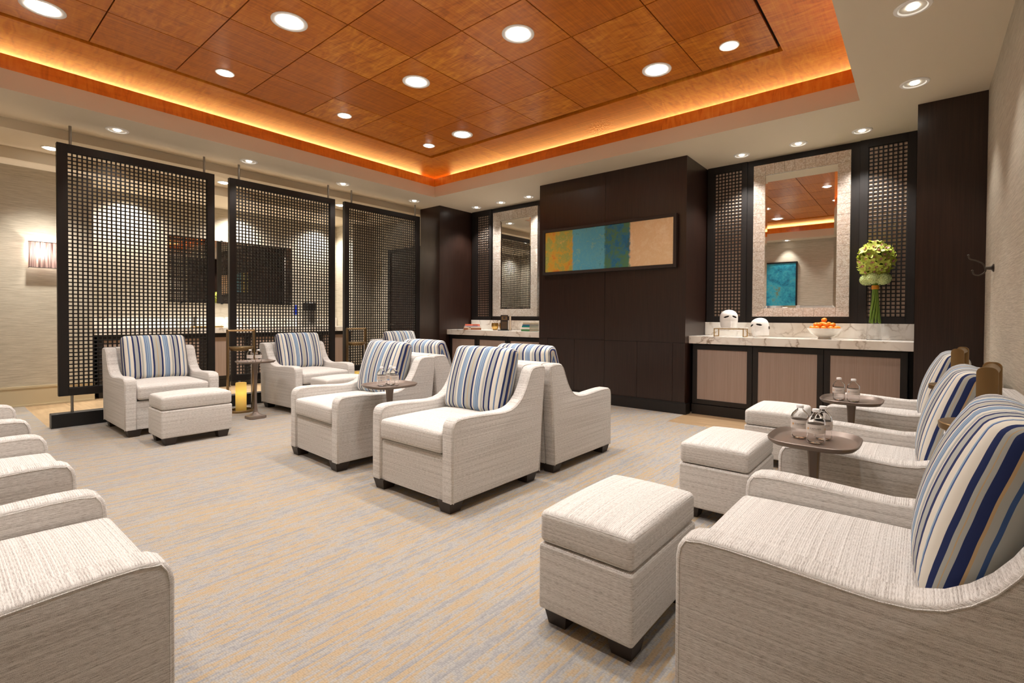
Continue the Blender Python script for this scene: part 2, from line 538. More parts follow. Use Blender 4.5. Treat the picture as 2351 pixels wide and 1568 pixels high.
TX0, TPX, TY0, TPY = -5.474, 0.6438, 0.297, 0.6175
COVE_LIT = ((172, 84, 16), (228, 130, 34), (246, 166, 60))  # same veneer as the tiles, with the cove glow worked into its colours
M = {}
M['fabric'] = make_fabric()
M['stripe'] = make_stripe()
M['dark'] = make_darkwood()
M['screenwood'] = make_darkwood('black_brown_wood', ((15, 10, 8), (25, 17, 13)), 0.5)
M['leg'] = plain('dark_brown_leg', srgb(48, 38, 32), 0.5)
M['tile'] = make_ceiling_wood('amber_veneer_tiles', True)
M['trimX'] = make_ceiling_wood('amber_veneer_long_lit', False, 'X', COVE_LIT)
M['trimY'] = make_ceiling_wood('amber_veneer_side_lit', False, 'Y', COVE_LIT)
M['groove'] = plain('dark_groove', srgb(40, 18, 8), 0.7)
M['carpet'] = make_carpet()
M['marble'] = make_marble()
M['wall'] = make_wallpaper('grasscloth_wallpaper', 'X')
M['paint'] = plain('beige_ceiling_paint', srgb(220, 206, 182), 0.75)
M['base'] = plain('cream_baseboard_paint', srgb(206, 191, 158), 0.5)
M['reed'] = make_reed()
M['pearl'] = make_pearl()
M['floor'] = make_floor_tile()
M['mirror'] = plain('mirror_glass', (0.9, 0.9, 0.88), 0.0, 1.0)
for n in list(M['mirror'].node_tree.nodes):
    if n.bl_idname in ('ShaderNodeBump', 'ShaderNodeTexNoise', 'ShaderNodeTexCoord'):
        M['mirror'].node_tree.nodes.remove(n)
M['bronze'] = plain('antique_brass', srgb(150, 124, 86), 0.34, 0.85)
M['gold'] = plain('brushed_gold', srgb(188, 150, 84), 0.3, 0.9)
M['steel'] = plain('brushed_steel', srgb(150, 146, 140), 0.35, 0.9)
M['bolt'] = plain('dark_pewter', srgb(90, 84, 78), 0.35, 0.9)
M['table'] = plain('taupe_bronze_metal', srgb(128, 114, 104), 0.38, 0.4)
M['glass'] = make_glass('clear_glass', (1, 1, 1), 1.45)
M['thinglass'] = make_glass('thin_clear_glass', (1, 1, 1), 1.08)
M['water'] = make_glass('clear_water_bottle', (1, 1, 1), 1.12)
M['cap'] = plain('white_plastic_cap', srgb(240, 238, 236), 0.4)
M['label'] = plain('frosted_label', srgb(222, 214, 206), 0.6)
M['ink'] = plain('dark_ink', srgb(60, 52, 50), 0.6)
M['emblem'] = plain('gold_ink', srgb(222, 160, 70), 0.5)
M['white'] = plain('white_lamp_trim', srgb(246, 244, 240), 0.5)
M['lamp'] = make_emit('lamp_glow', (1.0, 0.95, 0.88), 12.0)
M['spot'] = make_emit('spot_glow', (1.0, 0.95, 0.86), 14.0)
M['baffle'] = plain('lamp_baffle', srgb(208, 198, 182), 0.35)
M['candle'] = make_candle()
M['mask'] = plain('white_mask_plastic', srgb(238, 235, 230), 0.4)
M['black'] = plain('black_plastic', srgb(18, 18, 20), 0.4)
M['china'] = plain('white_china', srgb(238, 232, 222), 0.2)
M['orange'] = plain('orange_peel', srgb(246, 140, 30), 0.4)
M['green'] = plain('green_stem', srgb(116, 150, 52), 0.5)
M['petal'] = plain('lime_petal', srgb(198, 212, 92), 0.5)
M['core'] = plain('deep_green_foliage', srgb(58, 84, 24), 0.7)
M['lip'] = plain('blush_orchid_lip', srgb(206, 150, 140), 0.5)
M['hydr'] = plain('pale_green_floret', srgb(204, 218, 152), 0.6)
M['ribbon'] = plain('amber_ribbon', srgb(226, 150, 40), 0.4)
M['shade'] = make_stringshade()
M['page'] = plain('book_pages', srgb(222, 208, 182), 0.8)
M['pinkplaster'] = plain('taupe_backing_panel', srgb(208, 184, 162), 0.6)
M['grille_back'] = M['pinkplaster']


# ------------------------------------------------------------------ mesh helpers
class MB:
    """collects shapes and links them as ONE mesh object"""

    def __init__(s):
        s.v = []
        s.f = []

    def add(s, vs, fs, mtx=None):
        k = len(s.v)
        for p in vs:
            p = Vector(p)
            s.v.append(mtx @ p if mtx is not None else p)
        for f in fs:
            s.f.append([i + k for i in f])
        return s

    def box(s, x0, x1, y0, y1, z0, z1, mtx=None, bev=0.0):
        if bev > 0:
            bm = bmesh.new()
            bmesh.ops.create_cube(bm, size=1)
            for v in bm.verts:
                v.co = Vector(((x0 + x1) / 2 + v.co.x * (x1 - x0), (y0 + y1) / 2 + v.co.y * (y1 - y0), (z0 + z1) / 2 + v.co.z * (z1 - z0)))
            bmesh.ops.bevel(bm, geom=bm.edges[:], offset=bev, segments=2, affect='EDGES', profile=0.5)
            s.frombm(bm, mtx)
            return s
        vs = [(x, y, z) for x in (x0, x1) for y in (y0, y1) for z in (z0, z1)]
        return s.add(vs, [(0, 1, 3, 2), (4, 6, 7, 5), (0, 4, 5, 1), (2, 3, 7, 6), (0, 2, 6, 4), (1, 5, 7, 3)], mtx)

    def frombm(s, bm, mtx=None):
        bm.verts.index_update()
        s.add([v.co.copy() for v in bm.verts], [[v.index for v in f.verts] for f in bm.faces], mtx)
        bm.free()
        return s

    def lathe(s, prof, n=24, mtx=None, sx=1, sy=1, off=(0, 0)):
        """prof: [(r, z)]; closed top/bottom when r == 0 at an end"""
        vs = []
        fs = []
        ring = []
        for r, z in prof:
            if r <= 1e-6:
                ring.append([len(vs)])
                vs.append((off[0], off[1], z))
            else:
                ring.append(list(range(len(vs), len(vs) + n)))
                for i in range(n):
                    a = 2 * PI * i / n
                    vs.append((off[0] + r * sx * math.cos(a), off[1] + r * sy * math.sin(a), z))
        for a, b in zip(ring[:-1], ring[1:]):
            for i in range(n):
                j = (i + 1) % n
                if len(a) == 1 and len(b) == 1:
                    continue
                if len(a) == 1:
                    fs.append((a[0], b[i], b[j]))
                elif len(b) == 1:
                    fs.append((a[i], b[0], a[j]))
                else:
                    fs.append((a[i], b[i], b[j], a[j]))
        return s.add(vs, fs, mtx)

    def tube(s, pts, rad, n=8, cap=True):
        pts = [Vector(p) for p in pts]
        rads = rad if isinstance(rad, (list, tuple)) else [rad] * len(pts)
        vs = []
        fs = []
        prev = None
        for i, p in enumerate(pts):
            if i == 0:
                d = pts[1] - p
            elif i == len(pts) - 1:
                d = p - pts[i - 1]
            else:
                d = pts[i + 1] - pts[i - 1]
            d.normalize()
            if prev is None:
                a = Vector((0, 0, 1)) if abs(d.z) < 0.9 else Vector((1, 0, 0))
                u = d.cross(a).normalized()
            else:
                u = (prev - d * prev.dot(d)).normalized()
            prev = u
            w = d.cross(u)
            for k in range(n):
                t = 2 * PI * k / n
                vs.append(p + (u * math.cos(t) + w * math.sin(t)) * rads[i])
        for i in range(len(pts) - 1):
            for k in range(n):
                j = (k + 1) % n
                fs.append((i * n + k, i * n + j, (i + 1) * n + j, (i + 1) * n + k))
        if cap:
            fs.append(tuple(range(n - 1, -1, -1)))
            fs.append(tuple((len(pts) - 1) * n + k for k in range(n)))
        return s.add(vs, fs)

    def prism(s, poly, x0, x1, bev=0.0, seg=3, mtx=None):
        """poly in (y, z), extruded along x, its two outlines rounded"""
        bm = bmesh.new()
        a = [bm.verts.new((x0, y, z)) for y, z in poly]
        b = [bm.verts.new((x1, y, z)) for y, z in poly]
        n = len(poly)
        bm.faces.new(a)
        bm.faces.new(b[::-1])
        for i in range(n):
            j = (i + 1) % n
            bm.faces.new((a[i], b[i], b[j], a[j]))
        bmesh.ops.recalc_face_normals(bm, faces=bm.faces[:])
        if bev > 0:
            es = [e for e in bm.edges if abs(e.verts[0].co.x - e.verts[1].co.x) < 1e-7]
            bmesh.ops.bevel(bm, geom=es, offset=bev, segments=seg, affect='EDGES', profile=0.5, clamp_overlap=True)
        return s.frombm(bm, mtx)

    def rbox(s, hx, hy, hz, r, n=10, mtx=None, bulge=0.0, bulge_lo=None, pinch=0.0):
        """soft box with rounded edges, top/bottom swelling by `bulge`"""
        if bulge_lo is None:
            bulge_lo = bulge
        def axis(h):
            t = [-h, -h + r * 0.3, -h + r * 0.7, -h + r]
            m = max(2, n)
            inner = [-h + r + (2 * h - 2 * r) * i / m for i in range(1, m)]
            return t + inner + [-x for x in t[::-1]]
        ax, ay, az = axis(hx), axis(hy), ([-hz, -hz + r * .3, -hz + r * .7, -hz + r, hz - r, hz - r * .7, hz - r * .3, hz] if hz > r * 1.001 else [-hz, -hz * .6, -hz * .25, hz * .25, hz * .6, hz])
        idx = {}
        vs = []
        fs = []
        rz = min(r, hz)
        def pt(i, j, k):
            key = (i, j, k)
            if key in idx:
                return idx[key]
            p = Vector((ax[i], ay[j], az[k]))
            q = Vector((max(-hx + r, min(hx - r, p.x)), max(-hy + r, min(hy - r, p.y)), max(-hz + rz, min(hz - rz, p.z))))
            d = p - q
            if d.length > 1e-9:
                p = q + d.normalized() * r if rz == r else q + Vector((d.x, d.y, d.z * r / rz)).normalized() * r
            u = p.x / hx
            v = p.y / hy
            bw = (1 - u * u) * (1 - v * v)
            bw = max(0.0, bw) ** 0.6
            if p.z > 0:
                p.z += bulge * bw * (p.z / hz)
            else:
                p.z += bulge_lo * bw * (p.z / hz)
            if pinch:
                # corners drawn in a little like a stuffed cushion
                p.x *= 1 - pinch * (v * v) * 0.5
                p.y *= 1 - pinch * (u * u) * 0.5
            idx[key] = len(vs)
            vs.append(p)
            return idx[key]
        nx, ny, nz = len(ax), len(ay), len(az)
        for i in range(nx - 1):
            for j in range(ny - 1):
                fs.append((pt(i, j, 0), pt(i, j + 1, 0), pt(i + 1, j + 1, 0), pt(i + 1, j, 0)))
                fs.append((pt(i, j, nz - 1), pt(i + 1, j, nz - 1), pt(i + 1, j + 1, nz - 1), pt(i, j + 1, nz - 1)))
        for i in range(nx - 1):
            for k in range(nz - 1):
                fs.append((pt(i, 0, k), pt(i + 1, 0, k), pt(i + 1, 0, k + 1), pt(i, 0, k + 1)))
                fs.append((pt(i, ny - 1, k), pt(i, ny - 1, k + 1), pt(i + 1, ny - 1, k + 1), pt(i + 1, ny - 1, k)))
        for j in range(ny - 1):
            for k in range(nz - 1):
                fs.append((pt(0, j, k), pt(0, j, k + 1), pt(0, j + 1, k + 1), pt(0, j + 1, k)))
                fs.append((pt(nx - 1, j, k), pt(nx - 1, j + 1, k), pt(nx - 1, j + 1, k + 1), pt(nx - 1, j, k + 1)))
        return s.add(vs, fs, mtx)

    def frame(s, x0, x1, z0, z1, wd, y0, y1, bev=0.0):
        """rectangular frame in the xz plane, depth y0..y1"""
        s.box(x0, x0 + wd, y0, y1, z0, z1, bev=bev)
        s.box(x1 - wd, x1, y0, y1, z0, z1, bev=bev)
        s.box(x0 + wd, x1 - wd, y0, y1, z0, z0 + wd, bev=bev)
        s.box(x0 + wd, x1 - wd, y0, y1, z1 - wd, z1, bev=bev)
        return s

    def mesh(s, name, mat, smooth=None):
        me = bpy.data.meshes.new(name)
        me.from_pydata([tuple(v) for v in s.v], [], s.f)
        me.materials.append(mat)
        if smooth is not None:
            for p in me.polygons:
                p.use_smooth = True
            me.set_sharp_from_angle(angle=R(smooth))
        me.update()
        return me

    def build(s, name, mat, parent=None, smooth=None, loc=None, rot=None):
        o = bpy.data.objects.new(name, s.mesh(name, mat, smooth))
        COL.objects.link(o)
        if parent is not None:
            o.parent = parent
        if loc is not None:
            o.location = loc
        if rot is not None:
            o.rotation_euler = rot
        return o


def tag(o, label=None, cat=None, group=None, kind=None):
    if label: o['label'] = label
    if cat: o['category'] = cat
    if group: o['group'] = group
    if kind: o['kind'] = kind
    return o


def struct(o):
    o['kind'] = 'structure'
    return o


def empty(name, loc=(0, 0, 0), rz=0.0):
    o = bpy.data.objects.new(name, None)
    COL.objects.link(o)
    o.location = loc
    o.rotation_euler = (0, 0, rz)
    return o


def copy_tree(o, parent=None):
    c = o.copy()
    COL.objects.link(c)
    c.parent = parent
    for ch in list(o.children):
        copy_tree(ch, c)
    return c


# ------------------------------------------------------------------ room shell
XR, YN, XL, YB = 0.424, -0.75, -8.78, 6.55     # right wall, near wall, left wall, recess back wall

# floors: carpet with tile strips let in flush beside it
def slab(name, rects, mat, z1, z0=-0.12):
    mb = MB()
    for x0, x1, y0, y1 in rects:
        mb.box(x0, x1, y0, y1, z0, z1)
    return struct(mb.build(name, mat))


slab('floor', [(-8.9, -7.0, YN, 0.82), (-7.0, XR, YN, 5.29), (-4.41, -2.2, 5.29, 5.83)], M['carpet'], 0.0)
slab('floor', [(-9.7, -7.0, 0.82, 6.6), (-7.0, -4.41, 5.29, 6.6), (-2.2, XR, 5.29, 6.6)], M['floor'], -0.002)

struct(MB().box(XR, XR + 0.15, YN - 0.15, YB + 0.15, -0.1, 3.6).build('wall_right', M['wall']))
struct(MB().box(-8.95, XR, YN - 0.15, YN, -0.1, 3.6).build('wall_near', M['wall']))
# left wall with the kitchen alcove set back into it
mb = MB()
mb.box(XL - 0.15, XL, YN, 1.36, -0.1, 3.2)
mb.box(-9.6, XL, 1.36, 1.50, -0.1, 3.2)
mb.box(-9.6, -9.42, 1.50, 5.45, -0.1, 3.2)
mb.box(-9.6, XL, 5.45, 5.60, -0.1, 3.2)
mb.box(XL - 0.1, XL, 5.60, 5.95, -0.1, 3.2)
struct(mb.build('wall_left', M['wall']))
struct(MB().box(-8.95, -7.08, 5.88, 6.0, -0.1, 3.2).build('wall_hall_end', M['wall']))
# recess back walls, dark veneer
struct(MB().box(-7.1, -4.3, YB, YB + 0.12, -0.1, 3.2).box(-2.3, 0.02, YB, YB + 0.12, -0.1, 3.2).build('wall_back', M['dark']))
# baseboards
mb = MB()
mb.box(XL, XL + 0.018, YN, 1.5, 0, 0.245).box(XL, XL + 0.03, YN, 1.5, 0, 0.02).box(XL, XL + 0.024, YN, 1.5, 0.23, 0.255)
struct(mb.build('baseboard_left', M['base']))
struct(MB().box(-8.75, XR, YN, YN + 0.018, 0, 0.245).build('baseboard_near', M['base']))
struct(MB().box(XR - 0.018, XR, YN + 0.02, 5.73, 0, 0.245).build('baseboard_right', M['base']))

# ceiling: flat soffit around the coffer
mb = MB()
XS = -7.08
mb.box(XS, CXL - 0.03, YN, 6.6, ZC, ZC + 0.1)
mb.box(CXR + 0.03, XR, YN, 6.6, ZC, ZC + 0.1)
mb.box(CXL - 0.03, CXR + 0.03, YN, CYF - 0.03, ZC, ZC + 0.1)
mb.box(CXL - 0.03, CXR + 0.03, CYB + 0.03, 6.6, ZC, ZC + 0.1)
# upstand of the coffer in the same paint
ZF = 3.287
mb.box(CXL - 0.03, CXL, CYF - 0.03, CYB + 0.03, ZC, ZF)
mb.box(CXR, CXR + 0.03, CYF - 0.03, CYB + 0.03, ZC, ZF)
mb.box(CXL, CXR, CYF - 0.03, CYF, ZC, ZF)
mb.box(CXL, CXR, CYB, CYB + 0.03, ZC, ZF)
# beam down to the hall ceiling and the tray in it
ZH, ZHT = 3.015, 3.15
mb.box(XS - 0.04, XS, YN, 6.0, ZH, ZC + 0.1)
mb.box(-7.3, XS - 0.04, YN, 6.0, ZH, ZH + 0.05)
mb.box(-8.9, -8.42, YN, 6.0, ZH, ZH + 0.05)
mb.box(-9.6, -8.9, 1.3, 6.0, ZH, ZH + 0.05)
mb.box(-8.42, -7.3, YN, 0.52, ZH, ZH + 0.05)
mb.box(-8.42, -7.3, 5.5, 6.0, ZH, ZH + 0.05)
mb.box(-8.44, -7.28, 0.5, 5.52, ZHT, ZHT + 0.04)
mb.box(-8.44, -8.42, 0.5, 5.52, ZH + 0.05, ZHT)
mb.box(-7.3, -7.28, 0.5, 5.52, ZH + 0.05, ZHT)
mb.box(-8.44, -7.28, 0.5, 0.52, ZH + 0.05, ZHT)
mb.box(-8.44, -7.28, 5.5, 5.52, ZH + 0.05, ZHT)
struct(mb.build('ceiling', M['paint']))
# timber lip of the cove
ZL = 3.415
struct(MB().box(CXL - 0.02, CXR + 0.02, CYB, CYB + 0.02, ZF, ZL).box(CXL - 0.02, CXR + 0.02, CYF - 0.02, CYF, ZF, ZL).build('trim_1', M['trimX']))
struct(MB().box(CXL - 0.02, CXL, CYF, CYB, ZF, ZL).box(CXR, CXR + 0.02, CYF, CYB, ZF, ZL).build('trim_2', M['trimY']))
# flat mitred timber border round the tiles
PX0, PX1, PY0, PY1 = -5.505, -0.945, 0.262, 4.668
OX0, OX1, OY0, OY1 = CXL - 0.42, CXR + 0.42, CYF - 0.34, CYB + 0.42
ZB_ = 3.448
def ring(quad, z0, z1):
    vs = [(x, y, z) for z in (z0, z1) for x, y in quad]
    return vs, [(0, 1, 2, 3), (7, 6, 5, 4), (0, 4, 5, 1), (1, 5, 6, 2), (2, 6, 7, 3), (3, 7, 4, 0)]
mb = MB()
mb.add(*ring([(OX0, OY1), (OX1, OY1), (PX1, PY1), (PX0, PY1)], ZB_, ZB_ + 0.05))
mb.add(*ring([(OX0, OY0), (PX0, PY0), (PX1, PY0), (OX1, OY0)], ZB_, ZB_ + 0.05))
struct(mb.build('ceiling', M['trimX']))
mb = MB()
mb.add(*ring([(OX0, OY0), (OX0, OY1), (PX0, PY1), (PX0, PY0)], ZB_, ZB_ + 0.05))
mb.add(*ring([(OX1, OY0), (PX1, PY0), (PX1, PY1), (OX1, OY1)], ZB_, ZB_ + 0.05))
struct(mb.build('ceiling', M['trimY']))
mb = MB().box(OX0, OX1, OY0, OY1, ZB_ + 0.05, ZB_ + 0.08)
mb.box(OX0 - .02, OX0, OY0, OY1, ZC + 0.1, ZB_ + 0.08).box(OX1, OX1 + .02, OY0, OY1, ZC + 0.1, ZB_ + 0.08)
mb.box(OX0, OX1, OY0 - .02, OY0, ZC + 0.1, ZB_ + 0.08).box(OX0, OX1, OY1, OY1 + .02, ZC + 0.1, ZB_ + 0.08)
struct(mb.build('ceiling', M['groove']))
mb = MB()
G = 0.0045
for i in range(7):
    for j in range(7):
        mb.box(TX0 + i * TPX + G, TX0 + (i + 1) * TPX - G, TY0 + j * TPY + G, TY0 + (j + 1) * TPY - G, ZT, ZT + 0.02)
struct(mb.build('ceiling', M['tile']))

# hall door, dark, at the far end
d = struct(MB().box(-8.15, -7.13, 5.83, 5.88, 0, 2.47).build('door_1', M['dark']))
MB().frame(-8.15, -7.13, 0.0, 2.47, 0.07, 5.815, 5.83).build('door_frame', M['screenwood'], d)
MB().tube([(-8.0, 5.83, 1.02), (-8.0, 5.78, 1.02), (-7.88, 5.78, 1.02)], 0.009).build('handle', M['steel'], d, smooth=40)

# ------------------------------------------------------------------ ceiling lights
def wood_light(rad):
    t = empty('ceiling_light')
    MB().lathe([(rad, 0.0), (rad, -0.004), (rad * 0.96, -0.0065), (rad * 0.74, -0.004), (rad * 0.69, -0.001), (rad * 0.69, 0.0)], 36).build('trim_ring', M['white'], t, smooth=40)
    MB().lathe([(0, -0.019), (rad * 0.4, -0.0175), (rad * 0.6, -0.012), (rad * 0.685, -0.003), (rad * 0.685, -0.001)], 36).build('lamp', M['lamp'], t)
    return t


def spot_light(rad=0.078):
    t = empty('spot_light')
    MB().lathe([(rad, 0.0), (rad, -0.004), (rad * 0.95, -0.009), (rad * 0.78, -0.010), (rad * 0.7, -0.003), (rad * 0.45, 0.001)], 32).build('trim_ring', M['white'], t, smooth=40)
    MB().lathe([(rad * 0.72, -0.0035), (rad * 0.34, 0.0005), (0.0, 0.0008)], 32).build('baffle', M['baffle'], t, smooth=40)
    MB().lathe([(0, -0.0125), (rad * 0.2, -0.0115), (rad * 0.3, -0.007), (rad * 0.32, 0.0)], 24).build('lamp', M['spot'], t, smooth=40)
    return t


def place_all(proto, pts, z, labels, cat, group=None):
    for i, (x, y) in enumerate(pts):
        o = proto if i == 0 else copy_tree(proto)
        o.location = (x, y, z)
        tag(o, labels[i], cat, group)


BL = ['large round ceiling light in the timber, cropped at top left of the photo',
      'large round ceiling light, second from the left along the top of the photo',
      'large round ceiling light near the middle of the timber ceiling',
      'large round ceiling light in the timber closest to the far left corner of the cove',
      'large round ceiling light in the timber at the upper centre of the photo',
      'large round ceiling light in the timber nearest the back cove on the right',
      'large round ceiling light above the camera, out of the photo',
      'large round ceiling light between the middle rows, cropped by the top edge',
      'large round ceiling light in the near row of the timber, out of view overhead']
place_all(wood_light(0.132), BIG, ZT, BL, 'ceiling light', 'large round lights in the timber ceiling')
SL = ['small round ceiling light in the timber along the left cove, nearest of its row',
      'small round ceiling light in the timber along the left cove, middle of its row',
      'small round ceiling light in the timber tucked in the far left corner',
      'small round ceiling light in the timber at the far right corner panel',
      'small round ceiling light of the right row, second in from the back cove',
      'small round ceiling light of the right row, third in from the back cove',
      'small round ceiling light of the right row, nearest the near wall']
place_all(wood_light(0.08), SMALL, ZT, SL, 'ceiling light', 'small round lights in the timber ceiling')
PL = ['recessed spot light in the beige soffit above the left lattice screen', 'recessed spot light in the beige soffit above the middle lattice screen',
      'recessed spot light in the beige soffit above the gap before the right lattice screen', 'recessed spot light in the soffit by the far end of the right lattice screen',
      'recessed spot light in the left soffit nearest the near wall', 'recessed spot light in the right soffit beside the dark corner panel',
      'recessed spot light in the right soffit, cropped by the top of the photo', 'recessed spot light in the right soffit above the middle armchair',
      'recessed spot light in the right soffit above the nearest armchair',
      'recessed spot light in the near soffit, left end of its row', 'recessed spot light in the near soffit, second from the left end',
      'recessed spot light in the near soffit above the blue painting', 'recessed spot light in the near soffit above the ochre painting']
place_all(spot_light(0.1), SPOTS, ZC, PL, 'spot light', 'recessed spots along the side soffits')
CL = ['recessed spot light over the left counter, above the lattice panel', 'recessed spot light over the left counter, above the middle of the mirror side',
      'recessed spot light over the left counter, closest to the projecting dark wall', 'recessed spot light over the right counter, above the white masks',
      'recessed spot light over the right counter, above the fruit bowl', 'recessed spot light over the right counter, above the flowers']
place_all(spot_light(0.09), COUNTER_SPOTS, ZC, CL, 'spot light', 'recessed spots over the counters')
place_all(wood_light(0.085), HALL, ZHT, ['round downlight in the hall tray ceiling, left of the left lattice screen', 'round downlight in the hall tray ceiling behind the left lattice screen',
                                        'round downlight in the hall tray ceiling seen between the middle and right screens'], 'ceiling light', 'downlights in the hall ceiling')

# ------------------------------------------------------------------ dark millwork at the back
def lattice(mb, u0, u1, z0, z1, pitch, bar, put):
    """put(mb, ua, ub, za, zb, layer) adds one bar"""
    n = max(1, round((u1 - u0) / pitch))
    m = max(1, round((z1 - z0) / pitch))
    for i in range(n + 1):
        u = u0 + (u1 - u0) * i / n
        put(mb, u - bar / 2, u + bar / 2, z0, z1, 0)
    for j in range(m + 1):
        z = z0 + (z1 - z0) * j / m
        put(mb, u0, u1, z - bar / 2, z + bar / 2, 1)


# projecting centre wall with flush doors
NX0, NX1, NY = -4.41, -2.20, 5.812
t = tag(empty('wall_cabinet', ((NX0 + NX1) / 2, NY, 0)), 'dark espresso wood projecting wall cabinet with flush doors, behind the wide painting', 'cabinet')
def sub(mb, name, mat, parent, **kw):
    off = Vector(parent.location)
    for v in mb.v:
        v -= off
    return mb.build(name, mat, parent, **kw)
sub(MB().box(NX0, NX1, NY + 0.014, YB + 0.02, 0.0, ZC), 'carcass', M['dark'], t)
g = 0.0022
XM = -3.305
sub(MB().box(NX0, XM - g, NY, NY + 0.014, 0.862 + g, ZC), 'panel', M['dark'], t)
sub(MB().box(XM + g, NX1, NY, NY + 0.014, 0.862 + g, ZC), 'panel', M['dark'], t)
sub(MB().box(NX0, -4.25 - g, NY, NY + 0.014, 0.14, 0.862 - g), 'stile', M['dark'], t)
sub(MB().box(-2.355 + g, NX1, NY, NY + 0.014, 0.14, 0.862 - g), 'stile', M['dark'], t)
dx = [-4.25, -3.787, -3.305, -2.828, -2.355]
for a, b in zip(dx[:-1], dx[1:]):
    sub(MB().box(a + g, b - g, NY, NY + 0.014, 0.144, 0.862 - g), 'door', M['dark'], t)
mb = MB().box(NX0 - 0.02, NX1 + 0.02, NY - 0.02, NY, 0, 0.125).box(NX0 - 0.012, NX1 + 0.012, NY - 0.012, NY, 0.125, 0.142)
mb.box(NX1, NX1 + 0.02, NY, 5.94, 0, 0.125).box(NX0 - 0.02, NX0, NY, 5.94, 0, 0.125)
sub(mb, 'plinth', M['screenwood'], t)

# corner panels either side
o = MB().box(-0.045, XR - 0.001, 5.74, YB - 0.001, 0, ZC - 0.001).build('corner_panel', M['dark'])
tag(o, 'tall dark wood corner panel between the marble counter and the wallpapered right wall', 'wall panel')
o = MB().box(-7.079, -6.555, 5.745, YB - 0.001, 0, ZC - 0.001).build('corner_panel', M['dark'])
tag(o, 'tall dark wood corner pier between the right lattice screen and the left counter', 'wall panel')


def wall_grille(name, x0, x1, gx0, gx1, z0, z1, gz0, gz1, label):
    """framed panel with a recessed lattice, on the recess back wall"""
    t = tag(empty(name, ((x0 + x1) / 2, YB, z0)), label, 'grille panel')
    yf = 6.51
    mb = MB()
    mb.box(x0, gx0, yf, YB, z0, z1, bev=0.002).box(gx1, x1, yf, YB, z0, z1, bev=0.002)
    mb.box(gx0, gx1, yf, YB, z0, gz0, bev=0.002).box(gx0, gx1, yf, YB, gz1, z1, bev=0.002)
    sub(mb, 'frame', M['screenwood'], t)
    mb = MB()
    lattice(mb, gx0, gx1, gz0, gz1, 0.042, 0.0135, lambda m, a, b, c, d, l: m.box(a, b, yf + 0.018 + 0.001 * l, yf + 0.025 + 0.001 * l, c, d))
    sub(mb, 'lattice', M['screenwood'], t)
    sub(MB().box(gx0, gx1, 6.539, 6.549, gz0, gz1), 'backing', M['grille_back'], t)
    return t


wall_grille('grille_panel', -2.185, -1.70, -2.095, -1.765, 1.115, ZC, 1.185, 3.03, 'narrow dark lattice panel on the wall between the projecting cabinet and the right mirror')
wall_grille('grille_panel', -0.54, -0.052, -0.462, -0.125, 1.115, ZC, 1.185, 3.03, 'narrow dark lattice panel on the wall behind the green flowers')
wall_grille('grille_panel', -6.525, -6.03, -6.385, -6.095, 1.115, ZC, 1.175, 3.02, 'narrow dark lattice panel on the wall left of the left mirror')


def mirror(x0, x1, z0, z1, wd, label, hx0, hx1):
    t = tag(empty('wall_mirror', ((x0 + x1) / 2, YB, z0)), label, 'mirror')
    # timber ground the mirror hangs on
    b = sub(MB().box(hx0, hx1, 6.525, YB, 1.115, ZC), 'mounting_panel', M['screenwood'], t)
    ym, yf = 6.485, 6.46
    # pearl frame: outer edge deep, falling towards the glass, in four mitred sides of tiles
    mb = MB()
    def side(pa, pb, qa, qb, n):
        # p outer edge, q inner edge; n square-cut tiles between two mitred corner pieces
        pa, pb, qa, qb = Vector(pa), Vector(pb), Vector(qa), Vector(qb)
        d = (pb - pa).normalized()
        lo = (pb - pa).length
        s0, s1 = (qa - pa).dot(d), (qb - pa).dot(d)
        h = qa - pa - d * s0
        e = 0.0011
        quads = [[pa, pa + d * (s0 - e), qa - d * e, qa - d * e * 1.5], [pa + d * (s1 + e), pb, qb + d * e * 1.5, qb + d * e]]
        for i in range(n):
            a_, b_ = s0 + (s1 - s0) * i / n + e, s0 + (s1 - s0) * (i + 1) / n - e
            quads.append([pa + d * a_, pa + d * b_, pa + d * b_ + h, pa + d * a_ + h])
        for A in quads:
            vs = [(a.x, yf if k < 2 else ym - 0.008, a.y) for k, a in enumerate(A)]
            vs += [(a.x, 6.52, a.y) for a in A]
            mb.add(vs, [(0, 1, 2, 3), (7, 6, 5, 4), (0, 4, 5, 1), (1, 5, 6, 2), (2, 6, 7, 3), (3, 7, 4, 0)])
    ix0, ix1, iz0, iz1 = x0 + wd, x1 - wd, z0 + wd * .82, z1 - wd
    side((x0, z1), (x1, z1), (ix0, iz1), (ix1, iz1), 7)
    side((x0, z0), (x1, z0), (ix0, iz0), (ix1, iz0), 7)
    side((x0, z0), (x0, z1), (ix0, iz0), (ix0, iz1), 14)
    side((x1, z0), (x1, z1), (ix1, iz0), (ix1, iz1), 14)
    sub(mb, 'frame', M['pearl'], t)
    # bevelled glass
    bv = 0.028
    o4 = [(ix0 - .004, iz0 - .004), (ix1 + .004, iz0 - .004), (ix1 + .004, iz1 + .004), (ix0 - .004, iz1 + .004)]
    i4 = [(ix0 + bv, iz0 + bv), (ix1 - bv, iz0 + bv), (ix1 - bv, iz1 - bv), (ix0 + bv, iz1 - bv)]
    vs = [(x, ym + 0.003, z) for x, z in o4] + [(x, ym, z) for x, z in i4] + [(x, 6.515, z) for x, z in o4]
    fs = [(0, 1, 5, 4), (1, 2, 6, 5), (2, 3, 7, 6), (3, 0, 4, 7), (4, 5, 6, 7), (0, 8, 9, 1), (1, 9, 10, 2), (2, 10, 11, 3), (3, 11, 8, 0), (11, 10, 9, 8)]
    sub(MB().add(vs, fs), 'mirror_glass', M['mirror'], t)
    return t


